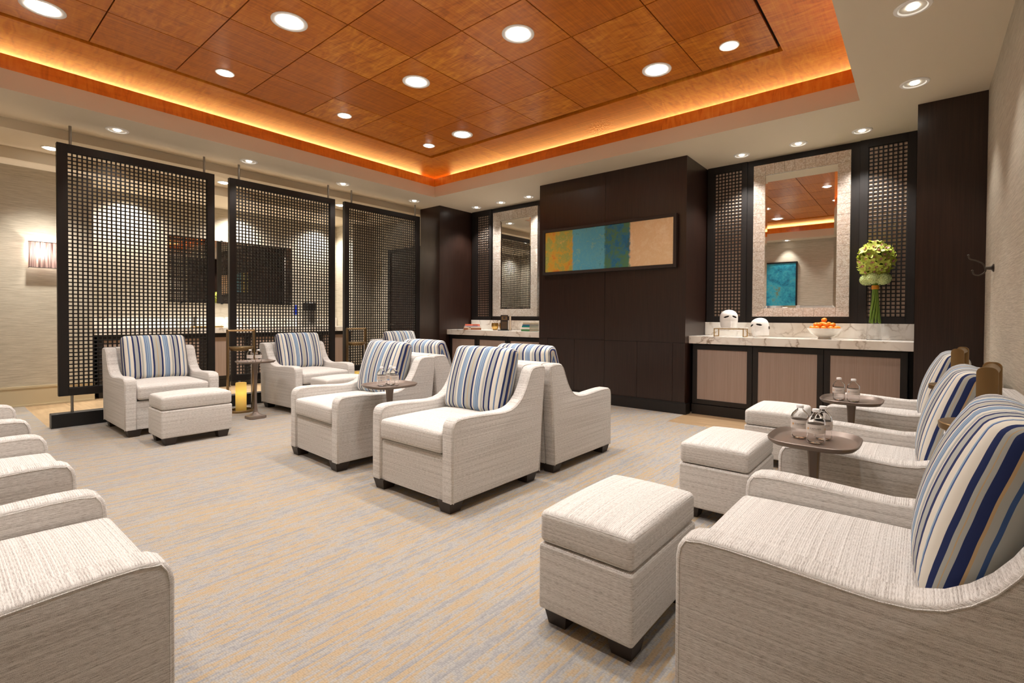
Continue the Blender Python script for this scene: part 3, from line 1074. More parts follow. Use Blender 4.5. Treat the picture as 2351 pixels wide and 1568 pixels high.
mirror(-1.612, -0.617, 1.188, 3.026, 0.125, 'tall mirror in a pearl mosaic frame above the fruit bowl on the right counter', -1.70, -0.54)
mirror(-5.948, -4.947, 1.183, 3.02, 0.155, 'tall mirror in a pearl mosaic frame above the left counter, cut by the projecting cabinet', -6.03, -4.42)


def base_cabinets(units, y, zt, labels, group):
    """row of floor cabinets facing -Y"""
    for (a, b), lab in zip(units, labels):
        t = tag(empty('base_cabinet', ((a + b) / 2, y, 0)), lab, 'cabinet', group)
        sub(MB().box(a, b, y + 0.02, YB - 0.01, 0.12, zt), 'carcass', M['screenwood'], t)
        sub(MB().box(a, b, y - 0.012, YB - 0.01, 0.0, 0.118), 'plinth', M['screenwood'], t)
        df = MB().frame(a + 0.003, b - 0.003, 0.125, zt - 0.012, 0.056, y, y + 0.02, bev=0.0015)
        dd = sub(df, 'door', M['screenwood'], t)
        p = MB().box(a + 0.059, b - 0.059, y + 0.006, y + 0.016, 0.181, zt - 0.068)
        for v in p.v:
            v -= Vector(t.location)
        p.build('door_panel', M['reed'], dd)


base_cabinets([(-2.165, -1.478), (-1.478, -0.783), (-0.783, -0.088)], 5.962, 0.852,
              ['dark framed cabinet with taupe ribbed door under the two white masks', 'dark framed cabinet with taupe ribbed door under the fruit bowl', 'dark framed cabinet with taupe ribbed door under the flower vase'], 'cabinets under the right counter')
base_cabinets([(-6.52, -5.848), (-5.848, -5.157), (-5.157, -4.44)], 5.962, 0.852,
              ['dark framed cabinet with taupe ribbed door at the left end of the left counter', 'dark framed cabinet with taupe ribbed door in the middle of the left counter', 'dark framed cabinet with taupe ribbed door beside the projecting dark wall'], 'cabinets under the left counter')
tag(MB().box(-2.197, -0.047, 5.918, YB - 0.002, 0.856, 0.945, bev=0.002).build('countertop', M['marble']), 'white veined marble countertop carrying the masks, fruit bowl and flowers', 'countertop')
tag(MB().box(-2.197, -0.047, 6.5, YB - 0.002, 0.946, 1.113, bev=0.002).build('backsplash', M['marble']), 'white veined marble upstand behind the fruit bowl', 'backsplash')
tag(MB().box(-6.553, -4.412, 5.918, YB - 0.002, 0.856, 0.945, bev=0.002).build('countertop', M['marble']), 'white veined marble countertop carrying the book stacks', 'countertop')
tag(MB().box(-6.525, -4.412, 6.5, YB - 0.002, 0.946, 1.113, bev=0.002).build('backsplash', M['marble']), 'white veined marble upstand behind the books', 'backsplash')


def picture(x0, x1, z0, z1, wd, ywall, dep, facing, mat, label, framemat):
    """facing -1: picture looks towards -Y"""
    t = tag(empty('painting', ((x0 + x1) / 2, ywall, (z0 + z1) / 2)), label, 'painting')
    ya, yb = sorted((ywall + facing * 0.003, ywall + facing * dep))
    sub(MB().frame(x0, x1, z0, z1, wd, ya, yb, bev=0.002), 'frame', framemat, t)
    ya, yb = sorted((ywall + facing * 0.006, ywall + facing * (dep - 0.012)))
    sub(MB().box(x0 + wd + .003, x1 - wd - .003, ya, yb, z0 + wd + .003, z1 - wd - .003), 'canvas', mat, t)
    return t


M['art1'] = make_art('abstract_landscape_strip', [(0, [(214, 120, 50), (216, 170, 56), (150, 170, 90), (226, 186, 100)]), (-0.49, [(150, 196, 168), (84, 172, 204), (104, 182, 200), (36, 110, 140)]),
                                            (0.02, [(64, 128, 120), (84, 132, 84), (20, 116, 170), (60, 100, 76)]), (0.385, [(246, 220, 180), (238, 202, 152), (250, 226, 190)])], 4.0)
picture(-4.305, -2.30, 1.78, 2.432, 0.038, NY, 0.062, -1, M['art1'], 'wide abstract painting in orange, blue, green and cream, hung on the dark projecting cabinet', M['leg'])
M['art2'] = make_art('abstract_blue_field', [(0, [(20, 90, 120), (30, 140, 170), (60, 170, 190), (120, 120, 70)])], 4.0)
picture(-3.11, -2.385, 1.455, 2.60, 0.03, YN, 0.045, 1, M['art2'], 'upright blue abstract painting on the near wall, seen only in the right mirror', M['black'])
M['art3'] = make_art('abstract_ochre_field', [(0, [(190, 110, 40), (210, 160, 70), (226, 190, 130)])], 4.0)
picture(-1.55, -0.82, 1.5, 2.56, 0.03, YN, 0.045, 1, M['art3'], 'upright ochre abstract painting on the near wall, its edge seen in the right mirror', M['black'])

# coat hook on right wall
t = tag(empty('coat_hook', (XR, 5.107, 1.551)), 'small pewter double coat hook on the wallpapered right wall', 'hook')
MB().lathe([(0, 0), (0.03, 0), (0.03, 0.006), (0.014, 0.014), (0.010, 0.05), (0, 0.05)], 20, Matrix.Rotation(R(-90), 4, 'Y')).build('rosette', M['bolt'], t, smooth=40)
def smooth_path(P, k=6):
    P = [Vector(p) for p in P]
    Q = [P[0] * 2 - P[1]] + P + [P[-1] * 2 - P[-2]]
    out = []
    for i in range(1, len(Q) - 2):
        for j in range(k):
            t_ = j / k
            a_, b_, c_, d_ = Q[i - 1], Q[i], Q[i + 1], Q[i + 2]
            out.append(0.5 * (2 * b_ + (c_ - a_) * t_ + (2 * a_ - 5 * b_ + 4 * c_ - d_) * t_ ** 2 + (3 * b_ - a_ - 3 * c_ + d_) * t_ ** 3))
    return out + [P[-1]]


mb = MB().tube(smooth_path([(-0.045, 0, -0.02), (-0.06, 0, 0.03), (-0.10, 0, 0.06), (-0.135, 0, 0.075), (-0.145, 0, 0.10)]), 0.005)
mb.tube(smooth_path([(-0.045, 0, 0.01), (-0.05, 0, -0.03), (-0.08, 0, -0.052), (-0.11, 0, -0.045), (-0.12, 0, -0.02)]), 0.005)
mb.lathe([(0, -0.008), (0.009, 0), (0, 0.009)], 10, Matrix.Translation((-0.145, 0, 0.105))).lathe([(0, -0.008), (0.009, 0), (0, 0.009)], 10, Matrix.Translation((-0.12, 0, -0.015)))
mb.build('hook_arms', M['bolt'], t, smooth=50)

# ------------------------------------------------------------------ lattice screens
XSC = -6.875
SCR = [(0.889, 2.325, 0.996, 2.22), (2.495, 3.943, 2.616, 3.845), (4.099, 5.546, 4.23, 5.46)]
SLAB = ['black-brown hanging lattice screen at far left, nearest the camera', 'black-brown hanging lattice screen in the middle of the three', 'black-brown hanging lattice screen next to the dark corner pier']
ZS0, ZS1 = 0.318, 2.919
for (y0, y1, ra, rb), lab in zip(SCR, SLAB):
    t = tag(empty('lattice_screen', (XSC, (y0 + y1) / 2, 0.143)), lab, 'screen', 'lattice screens between lounge and hall')
    hw, fwd = 0.03, 0.08
    mb = MB()
    mb.box(XSC - hw, XSC + hw, y0, y0 + fwd, ZS0, ZS1, bev=0.002).box(XSC - hw, XSC + hw, y1 - fwd, y1, ZS0, ZS1, bev=0.002)
    mb.box(XSC - hw, XSC + hw, y0 + fwd, y1 - fwd, ZS0, ZS0 + fwd, bev=0.002).box(XSC - hw, XSC + hw, y0 + fwd, y1 - fwd, ZS1 - fwd, ZS1, bev=0.002)
    sub(mb, 'frame', M['screenwood'], t)
    mb = MB()
    lattice(mb, y0 + fwd, y1 - fwd, ZS0 + fwd, ZS1 - fwd, 0.0405, 0.0125,
            lambda m, a, b, c, d, l: m.box(XSC - 0.008 + 0.002 * l, XSC + 0.006 + 0.002 * l, a, b, c, d))
    sub(mb, 'lattice', M['screenwood'], t)
    for r_ in (ra, rb):
        sub(MB().tube([(XSC, r_, ZS1 - 0.003), (XSC, r_, ZC)], 0.0125, 16), 'hanging_rod', M['steel'], t, smooth=40)
        sub(MB().tube([(XSC, r_, 0.143), (XSC, r_, ZS0 + 0.003)], 0.0125, 16), 'foot_rod', M['steel'], t, smooth=40)
tag(MB().box(-6.94, -6.815, 0.83, 5.62, 0, 0.143, bev=0.004).build('floor_beam', M['black']), 'long low black floor beam carrying the lattice screens', 'floor beam')

# ------------------------------------------------------------------ kitchen alcove behind the screens
KX = -8.86
KU = [(1.56, 2.20), (2.20, 2.85), (2.85, 3.50), (3.50, 4.15), (4.15, 4.80), (4.80, 5.43)]
KN = ['first', 'second', 'third', 'fourth', 'fifth', 'sixth']
for i, (a, b) in enumerate(KU):
    t = tag(empty('base_cabinet', (KX, (a + b) / 2, 0)), 'kitchen cabinet with taupe door behind the lattice screens, %s from the left' % KN[i], 'cabinet', 'cabinets in the kitchen alcove')
    sub(MB().box(-9.41, KX - 0.02, a, b, 0.12, 0.88), 'carcass', M['screenwood'], t)
    sub(MB().box(-9.41, KX, a, b, 0, 0.118), 'plinth', M['screenwood'], t)
    mb = MB()
    w = 0.055
    z0, z1 = 0.125, 0.868
    mb.box(KX - 0.02, KX, a + .003, a + w, z0, z1).box(KX - 0.02, KX, b - w, b - .003, z0, z1).box(KX - 0.02, KX, a + w, b - w, z0, z0 + w).box(KX - 0.02, KX, a + w, b - w, z1 - w, z1)
    dd = sub(mb, 'door', M['screenwood'], t)
    p = MB().box(KX - 0.016, KX - 0.006, a + w + .001, b - w - .001, z0 + w, z1 - w)
    for v in p.v:
        v -= Vector(t.location)
    p.build('door_panel', M['reed'], dd)
tag(MB().box(-9.418, KX + 0.04, 1.51, 5.44, 0.883, 0.97, bev=0.002).build('countertop', M['marble']), 'marble countertop in the kitchen alcove behind the lattice screens', 'countertop')
tag(MB().box(-9.418, -9.38, 1.51, 5.44, 0.971, 1.14, bev=0.002).build('backsplash', M['marble']), 'marble upstand in the kitchen alcove behind the lattice screens', 'backsplash')
t = tag(empty('wall_mirror', (-9.42, 3.52, 1.37)), 'wide frameless mirror with small clips in the kitchen alcove', 'mirror')
sub(MB().box(-9.417, -9.407, 2.51, 4.53, 1.375, 2.45), 'mirror_glass', M['mirror'], t)
for y in (2.7, 3.30, 3.9, 4.35):
    for z in (1.375, 2.45):
        sub(MB().box(-9.417, -9.398, y - 0.015, y + 0.015, z - 0.012, z + 0.012), 'clip', M['black'], t)
# coffee urn, bottle, tap, tray on the alcove counter
t = tag(empty('coffee_urn', (-9.1, 4.72, 0.971)), 'grey coffee urn with a black top on the alcove counter, seen through the middle screen', 'urn')
MB().lathe([(0, 0), (0.11, 0), (0.115, 0.02), (0.115, 0.30), (0, 0.30)], 24).build('body', M['steel'], t, smooth=40)
MB().lathe([(0, 0.301), (0.12, 0.301), (0.12, 0.44), (0.10, 0.46), (0, 0.465)], 24).build('lid', M['black'], t, smooth=40)
MB().tube([(0.115, 0, 0.07), (0.15, 0, 0.07), (0.15, 0, 0.04)], 0.008).build('tap', M['black'], t, smooth=40)
M['bluecap'] = plain('blue_plastic', srgb(28, 60, 190), 0.4)
t = tag(empty('bottle', (-9.12, 4.45, 0.971)), 'white bottle with a blue top beside the coffee urn', 'bottle')
MB().lathe([(0, 0), (0.035, 0), (0.035, 0.22), (0, 0.22)], 16).build('body', M['cap'], t, smooth=40)
MB().lathe([(0, 0.221), (0.035, 0.221), (0.033, 0.34), (0.015, 0.40), (0, 0.40)], 16).build('top', M['bluecap'], t, smooth=40)
t = tag(empty('kitchen_tap', (-9.3, 2.85, 0.971)), 'small steel tap on the alcove counter, seen in the gap between the left screens', 'tap')
MB().lathe([(0, 0), (0.022, 0), (0.018, 0.02), (0.012, 0.03), (0.012, 0.17), (0, 0.17)], 16).build('post', M['steel'], t, smooth=40)
MB().tube([(0, 0, 0.16), (0.07, 0, 0.175), (0.14, 0, 0.16), (0.145, 0, 0.14)], 0.008).build('spout', M['steel'], t, smooth=40)
tag(MB().box(-9.15, -8.9, 2.75, 3.15, 0.971, 0.992, bev=0.004).build('tray', M['gold']), 'flat gold tray on the alcove counter', 'tray')

# wall sconce
t = tag(empty('wall_sconce', (XL, 1.03, 1.92)), 'wall sconce with a mauve string box shade on the left wall', 'wall lamp')
sy0, sy1, sz0, sz1, sxo, sxi = -0.165, 0.165, -0.163, 0.163, 0.10, 0.012
mb = MB()
for a, b in (((sxi, sy0), (sxo, sy0)), ((sxo, sy0), (sxo, sy1)), ((sxo, sy1), (sxi, sy1))):
    e = 0.003
    x0, x1 = sorted((a[0], b[0])); y0, y1 = sorted((a[1], b[1]))
    mb.box(x0 - (e if x0 == x1 else 0), x1, y0, y1 + (e if y0 == y1 else 0), sz0, sz1)
MBs = mb.build('shade', M['shade'], t)
mb = MB()
for z in (sz0 - .003, sz1 - .003):
    mb.box(sxo - .004, sxo + .002, sy0 - .002, sy1 + .004, z, z + .006).box(sxi, sxo, sy0 - .002, sy0 + .003, z, z + .006).box(sxi, sxo, sy1, sy1 + .004, z, z + .006)
mb.build('shade_rim', M['black'], t)
MB().box(0.001, 0.012, -0.05, 0.05, -0.08, 0.08, bev=0.002).build('back_plate', M['steel'], t)
MB().lathe([(0, -0.03), (0.018, -0.02), (0.022, 0.0), (0.015, 0.025), (0, 0.03)], 16, Matrix.Translation((0.055, -0.04, 0))).build('bulb', make_emit('bulb_glow', (1, 0.9, 0.8), 60), t, smooth=60)
lamp('sconce_light', 'POINT', (XL + 0.055, 0.99, 1.95), 14, (1, 0.9, 0.82), shadow_soft_size=0.025)

# ------------------------------------------------------------------ armchairs
CW = 0.398
ARM = [(0.0, 0.066), (0.0, 0.492), (0.005, 0.521), (0.018, 0.543), (0.040, 0.556), (0.072, 0.562), (0.14, 0.563), (0.22, 0.560), (0.32, 0.554), (0.40, 0.549), (0.46, 0.547),
       (0.52, 0.553), (0.57, 0.568), (0.61, 0.594), (0.645, 0.628), (0.675, 0.670), (0.70, 0.717), (0.72, 0.76), (0.737, 0.792), (0.755, 0.809), (0.78, 0.817), (0.84, 0.820), (0.885, 0.815),
       (0.902, 0.80), (0.905, 0.77), (0.872, 0.45), (0.838, 0.066)]


def arm_mesh(s):
    x0, x1 = (CW - 0.093, CW) if s > 0 else (-CW, -CW + 0.093)
    mb = MB()
    mb.prism(ARM, x0, x1, 0.015, 4)
    return mb


def make_chair():
    t = empty('armchair')
    for s in (-1, 1):
        a = arm_mesh(s).build('arm', M['fabric'], t, smooth=50)
        xo = s * (CW + 0.0005)
        mb = MB()
        ins = 0.013
        pts = [(s * (CW - 0.001), y + (ins if y < 0.02 else (-ins if y > 0.84 else 0)), z - (ins if (0.02 <= y <= 0.9 and z > 0.5) else 0)) for y, z in ARM]
        mb.tube(pts, 0.0022, 6)
        pts2 = [(s * (CW - 0.092), p[1], p[2]) for p in pts[:9]]
        mb.tube(pts2, 0.0022, 6)
        mb.build('piping', M['fabric'], a, smooth=60)
    xi = CW - 0.094
    mb = MB().prism([(0.016, 0.066), (0.016, 0.322), (0.026, 0.334), (0.74, 0.334), (0.76, 0.066)], -xi, xi, 0.0)
    mb.build('seat_base', M['fabric'], t)
    back = [(0.66, 0.30), (0.745, 0.79), (0.757, 0.81), (0.785, 0.819), (0.84, 0.821), (0.885, 0.816), (0.903, 0.80), (0.906, 0.77), (0.872, 0.45), (0.838, 0.066), (0.76, 0.066)]
    MB().prism(back, -xi, xi, 0.0).build('backrest', M['fabric'], t, smooth=50)
    mb = MB().rbox(xi - 0.002, 0.388, 0.065, 0.026, 10, Matrix.Translation((0, 0.380, 0.4085)), bulge=0.030, bulge_lo=0.0)
    sc_ = mb.build('seat_cushion', M['fabric'], t, smooth=60)
    for (sx, yy, sy) in ((-1, 0.055, -1), (1, 0.055, -1), (-1, 0.775, 1), (1, 0.775, 1)):
        cx = sx * (CW - 0.074)
        # tapered block
        tw, bw = 0.056, 0.041
        vs = []
        for z, w in ((0.0, bw), (0.068, tw)):
            for dx_, dy_ in ((-1, -1), (1, -1), (1, 1), (-1, 1)):
                vs.append((cx + dx_ * w, yy + dy_ * w, z))
        MB().add(vs, [(3, 2, 1, 0), (4, 5, 6, 7), (0, 1, 5, 4), (1, 2, 6, 5), (2, 3, 7, 6), (3, 0, 4, 7)]).build('leg', M['leg'], t)
    return t


def make_pillow():
    """loose box cushion, origin at the middle of its bottom edge, standing up, face towards -Y"""
    W2, H2, T2 = 0.292, 0.243, 0.05
    mtx = Matrix.Translation((0, 0, H2)) @ Matrix.Rotation(R(90), 4, 'X')
    mb = MB().rbox(W2, H2, T2, 0.042, 12, mtx, bulge=0.062, pinch=0.05)
    o = mb.build('back_cushion', M['stripe'], None, smooth=60)
    return o


def make_ottoman():
    t = empty('ottoman')
    # local: width along X, depth +Y
    hw, hd = 0.2875, 0.193
    MB().rbox(hw, hd, 0.123, 0.014, 6, Matrix.Translation((0, hd, 0.189))).build('base', M['fabric'], t, smooth=55)
    MB().rbox(hw - 0.002, hd - 0.002, 0.058, 0.022, 10, Matrix.Translation((0, hd, 0.373)), bulge=0.027, bulge_lo=0.0, pinch=0.0).build('seat_cushion', M['fabric'], t, smooth=60)
    mb = MB()
    for z in (0.421, 0.325):
        a, b = hw - 0.009, hd - 0.009
        q = [(-a, hd - b + .02), (-a, hd + b - .02), (-a + .02, hd + b), (a - .02, hd + b), (a, hd + b - .02), (a, hd - b + .02), (a - .02, hd - b), (-a + .02, hd - b), (-a, hd - b + .02)]
        mb.tube([(x, y, z) for x, y in q], 0.0045, 6, cap=False)
    mb.build('piping', M['fabric'], t, smooth=60)
    for sx in (-1, 1):
        for sy in (-1, 1):
            cx, cy = sx * (hw - 0.075), hd + sy * (hd - 0.06)
            vs = []
            for z, w in ((0.0, 0.037), (0.067, 0.050)):
                for dx_, dy_ in ((-1, -1), (1, -1), (1, 1), (-1, 1)):
                    vs.append((cx + dx_ * w, cy + dy_ * w, z))
            MB().add(vs, [(3, 2, 1, 0), (4, 5, 6, 7), (0, 1, 5, 4), (1, 2, 6, 5), (2, 3, 7, 6), (3, 0, 4, 7)]).build('leg', M['leg'], t)
    return t


chair0, pillow0, ott0 = make_chair(), make_pillow(), make_ottoman()
# (front-centre x, y, rotation of local +Y (front to back), label bits, pillow tweak)
D = {
    'A': (-2.485, 1.93, 0.0), 'B': (-3.715, 1.945, -2.5), 'Ap': (-2.47, 3.775, 180), 'Bp': (-3.70, 3.768, 178),
    'C': (-5.775, 1.60, 90), 'D': (-5.69, 3.165, 92), 'E': (-5.66, 4.78, 93),
    'F1': (-0.522, 1.715, -90), 'F2': (-0.522, 2.985, -90), 'F3': (-0.522, 4.375, -90),
    'G1': (-1.828, 0.397, 180), 'G2': (-3.045, 0.397, 180), 'G3': (-4.32, 0.397, 180),
}
CN = {
    'A': 'greige woven armchair at the front of the centre group, the one seen whole', 'B': 'greige woven armchair left of the centre group, behind the small round-cornered table with bottles',
    'Ap': 'greige woven armchair turned away, back to back with the front centre one', 'Bp': 'greige woven armchair turned away behind the left centre one, mostly hidden',
    'C': 'greige woven armchair with its footstool in front of the left lattice screen', 'D': 'greige woven armchair with its footstool in front of the middle lattice screen',
    'E': 'greige woven armchair in front of the right lattice screen, only its top seen',
    'F1': 'large greige woven armchair filling the lower right corner', 'F2': 'greige woven armchair in the middle of the right row', 'F3': 'greige woven armchair at the far end of the right row',
    'G1': 'greige woven armchair filling the lower left corner', 'G2': 'greige woven armchair at the left edge, behind the lower left corner one', 'G3': 'greige woven armchair at the left edge, farthest of that row',
}
PN = {
    'A': 'blue and white striped cushion on the front centre armchair', 'B': 'blue and white striped cushion behind the water bottles, on the left centre armchair',
    'Ap': 'blue and white striped cushion seen from behind, on the right back-to-back armchair', 'Bp': 'blue and white striped cushion seen from behind, on the left back-to-back armchair',
    'C': 'blue and white striped cushion on the armchair by the left lattice screen', 'D': 'blue and white striped cushion on the armchair by the middle lattice screen',
    'E': 'blue and white striped cushion showing above the armchairs by the right lattice screen',
    'F1': 'large blue striped cushion at the right edge of the photo, on the nearest armchair', 'F2': 'blue striped cushion on the middle armchair of the right row', 'F3': 'blue striped cushion on the far armchair of the right row',
    'G1': 'striped cushion on the lower left armchair, out of frame', 'G2': 'striped cushion on the second armchair of the left row, out of frame', 'G3': 'striped cushion on the third armchair of the left row, out of frame',
}
PT = {'A': (0.0, 0.0), 'F1': (0.0, 0.0)}
first = True
for k, (x, y, deg) in D.items():
    c = chair0 if first else copy_tree(chair0)
    c.location = (x, y, 0)
    c.rotation_euler = (0, 0, R(deg))
    tag(c, CN[k], 'armchair', 'greige lounge armchairs')
    if k[0] != 'G':
        p = pillow0 if first else copy_tree(pillow0)
        dx_, rr = PT.get(k, (0.0, 0.0))
        rz = Matrix.Rotation(R(deg), 4, 'Z')
        p.location = Vector((x, y, 0)) + rz @ Vector((dx_, 0.575, 0.474))
        p.rotation_euler = (rz @ Matrix.Rotation(rr, 4, 'Z') @ Matrix.Rotation(R(-17), 4, 'X')).to_euler()
        tag(p, PN[k], 'cushion', 'striped back cushions')
    first = False

OT = [((-5.16 - 0.386, 1.613, 90 + 180), 'greige ottoman footstool in front of the armchair by the left lattice screen'),
      ((-5.22 - 0.386, 3.19, 270), 'greige ottoman footstool in front of the armchair by the middle lattice screen'),
      ((-0.715, 1.742, 90), 'greige ottoman footstool in the foreground at lower centre right, nearest the camera'),
      ((-0.703, 3.085, 90), 'greige ottoman footstool in the middle of the right row'),
      ((-0.70, 4.44, 90), 'greige ottoman footstool at the far end of the right row, before the counter')]
for i, ((x, y, deg), lab) in enumerate(OT):
    o = ott0 if i == 0 else copy_tree(ott0)
    # local depth +Y must run to world -X for 90 deg, +X for 270
    o.location = (x, y, 0)
    o.rotation_euler = (0, 0, R(deg))
    tag(o, lab, 'ottoman', 'greige ottomans')

# ------------------------------------------------------------------ side tables
def superell(a, b, n, e=3.2):
    pts = []
    for i in range(n):
        t = 2 * PI * i / n
        pts.append((a * math.copysign(abs(math.cos(t)) ** (2 / e), math.cos(t)), b * math.copysign(abs(math.sin(t)) ** (2 / e), math.sin(t))))
    return pts


def make_side_table():
    t = empty('side_table')
    TH = 0.65
    n = 56
    rings = [(1.0, TH), (0.985, TH + 0.002), (0.965, TH), (0.91, TH - 0.014), (0.87, TH - 0.018), (0.5, TH - 0.018), (0.0, TH - 0.018)]
    rings_lo = [(1.0, TH), (0.99, TH - 0.007), (0.92, TH - 0.020), (0.6, TH - 0.025), (0.0, TH - 0.025)]
    mb = MB()
    for rg, flip in ((rings, False), (rings_lo, True)):
        vs, fs, idx = [], [], []
        for s_, z in rg:
            if s_ == 0:
                idx.append([len(vs)]); vs.append((0, 0, z)); continue
            idx.append(list(range(len(vs), len(vs) + n)))
            vs += [(x * s_, y * s_, z) for x, y in superell(0.168, 0.192, n)]
        for a, b in zip(idx[:-1], idx[1:]):
            for i in range(n):
                j = (i + 1) % n
                f = (a[i], a[j], b[j], b[i]) if len(b) > 1 else (a[i], a[j], b[0])
                fs.append(f[::-1] if flip else f)
        mb.add(vs, fs)
    mb.build('tray_top', M['table'], t, smooth=50)
    # faceted post, flaring at both ends
    def sq(w, z, c=0.3):
        k = w * (1 - c)
        return [(w, -k, z), (w, k, z), (k, w, z), (-k, w, z), (-w, k, z), (-w, -k, z), (-k, -w, z), (k, -w, z)]
    prof = [(0.027, TH - 0.02), (0.021, TH - 0.08), (0.0165, TH - 0.18), (0.0112, TH - 0.34), (0.0115, 0.20), (0.0145, 0.11), (0.022, 0.07), (0.032, 0.055), (0.06, 0.035)]
    vs, fs = [], []
    for w, z in prof:
        vs += sq(w, z)
    for i in range(len(prof) - 1):
        for k in range(8):
            j = (k + 1) % 8
            fs.append((i * 8 + k, (i + 1) * 8 + k, (i + 1) * 8 + j, i * 8 + j))
    MB().add(vs, fs).build('post', M['table'], t, smooth=25)
    vs = sq(0.088, 0.0) + sq(0.092, 0.004) + sq(0.09, 0.030) + sq(0.055, 0.038)
    fs = []
    for i in range(3):
        for k in range(8):
            j = (k + 1) % 8
            fs.append((i * 8 + k, i * 8 + j, (i + 1) * 8 + j, (i + 1) * 8 + k))
    fs += [tuple(range(7, -1, -1)), tuple(24 + k for k in range(8))]
    MB().add(vs, fs).build('foot', M['table'], t, smooth=20)
    return t


TB = [((-0.345, 2.40), 'taupe metal side table with three bottles, between the nearest two right armchairs'),
      ((-0.335, 3.735), 'taupe metal side table with two bottles, toward the far end of the right row'),
      ((-5.85, 2.395), 'taupe metal side table beside the candle lantern at left'),
      ((-3.11, 2.235), 'taupe metal side table between the two centre armchairs')]
tab0 = make_side_table()
for i, ((x, y), lab) in enumerate(TB):
    o = tab0 if i == 0 else copy_tree(tab0)
    o.location = (x, y, 0)
    tag(o, lab, 'side table', 'taupe side tables')

# ------------------------------------------------------------------ water bottles
def text_mesh(body, size):
    cu = bpy.data.curves.new('txt', 'FONT')
    cu.body = body
    cu.size = size
    cu.align_x = 'CENTER'
    cu.align_y = 'CENTER'
    cu.space_character = 1.25
    to = bpy.data.objects.new('txt', cu)
    COL.objects.link(to)
    dg = bpy.context.evaluated_depsgraph_get()
    me = bpy.data.meshes.new_from_object(to.evaluated_get(dg))
    vs = [v.co.copy() for v in me.vertices]
    fs = [list(p.vertices) for p in me.polygons]
    bpy.data.objects.remove(to)
    bpy.data.curves.remove(cu)
    return vs, fs


def make_bottle():
    t = empty('water_bottle')
    r = 0.0385
    prof = [(0, 0.004), (0.016, 0.003), (0.026, 0.0), (0.034, 0.005), (r, 0.014), (r * 0.985, 0.03), (r * 0.96, 0.04), (r, 0.048), (r, 0.052), (r, 0.092), (r * 0.985, 0.098), (r, 0.104),
            (r * 0.96, 0.112), (r * 0.82, 0.122), (r * 0.55, 0.134), (0.0135, 0.141), (0.0125, 0.146), (0.0125, 0.15), (0, 0.15)]
    wall = 0.0009
    inner = [(max(0.0, r_ - wall) if r_ > 0 else 0.0, z_ + (wall if z_ < 0.06 else -wall * 0.5)) for r_, z_ in prof]
    vsn = MB().lathe(prof, 30).lathe(inner[::-1], 30)
    # petal foot
    for v in vsn.v:
        if v.z < 0.045 and (v.x or v.y):
            a = math.atan2(v.y, v.x)
            k = 1 + 0.05 * math.cos(5 * a) * (1 - v.z / 0.045)
            v.x *= k
            v.y *= k
    vsn.build('body', M['water'], t, smooth=60)
    MB().lathe([(0, 0.161), (0.0145, 0.161), (0.0158, 0.159), (0.0158, 0.1475), (0.0128, 0.1475), (0.0128, 0.1505), (0, 0.1505)], 28).build('cap', M['cap'], t, smooth=40)
    lb = MB().lathe([(r + 0.0002, 0.052), (r + 0.0007, 0.052), (r + 0.0007, 0.092), (r + 0.0002, 0.092)], 40).build('label_band', M['label'], t, smooth=40)
    for body, size, z, name in (('CAESARS', 0.0098, 0.0735, 'lettering'), ('ENTERTAINMENT', 0.0032, 0.0665, 'lettering')):
        for ang in (0, 2 * PI / 3, 4 * PI / 3):
            vs, fs = text_mesh(body, size)
            mb = MB()
            rr = r + 0.0010
            mb.add([(rr * math.cos(-PI / 2 + ang + p.x / rr + 0.1), rr * math.sin(-PI / 2 + ang + p.x / rr + 0.1), z + p.y) for p in vs], fs)
            mb.build(name, M['ink'], lb)
    mb = MB()
    rr = r + 0.0010
    for ang in (0, 2 * PI / 3, 4 * PI / 3):
        ox = -0.0335
        vs, fs = [], []
        n = 20
        for rad in (0.0048, 0.0036):
            for i in range(n):
                a = 2 * PI * i / n
                px, pz = ox + rad * math.cos(a), 0.072 + rad * 1.1 * math.sin(a)
                aa = -PI / 2 + ang + px / rr + 0.1
                vs.append((rr * math.cos(aa), rr * math.sin(aa), pz))
        for i in range(n):
            j = (i + 1) % n
            fs.append((i, j, n + j, n + i))
        k = len(vs)
        for (px, pz) in ((-0.0016, -0.003), (0.0016, -0.003), (0.0022, 0.002), (0.0, 0.0034), (-0.0022, 0.002)):
            aa = -PI / 2 + ang + (ox + px) / rr + 0.1
            vs.append((rr * math.cos(aa), rr * math.sin(aa), 0.072 + pz))
        fs.append(tuple(k + i for i in range(5)))
        mb.add(vs, fs)
    mb.build('emblem', M['emblem'], lb)
    return t


ZTB = 0.6325
bt = make_bottle()
BT = [(-0.405, 2.43, 'left water bottle of the three on the nearest right side table'), (-0.335, 2.365, 'front water bottle of the three on the nearest right side table'), (-0.322, 2.462, 'rear water bottle of the three on the nearest right side table'),
      (-0.405, 3.75, 'left water bottle of the pair on the far right side table'), (-0.325, 3.73, 'right water bottle of the pair on the far right side table'),
      (-5.905, 2.36, 'left water bottle on the side table by the candle lantern'), (-5.86, 2.43, 'right water bottle on the side table by the candle lantern'),
      (-3.155, 2.195, 'left water bottle on the centre side table'), (-3.165, 2.285, 'rear water bottle of the three on the centre side table'), (-3.075, 2.25, 'right water bottle on the centre side table')]
for i, (x, y, lab) in enumerate(BT):
    o = bt if i == 0 else copy_tree(bt)
    o.location = (x, y, ZTB)
    o.scale = (0.9, 0.9, 0.9)
    o.rotation_euler = (0, 0, math.atan2(-x, y) + R(random.uniform(-12, 12)))
    tag(o, lab, 'bottle', 'water bottles on the side tables')

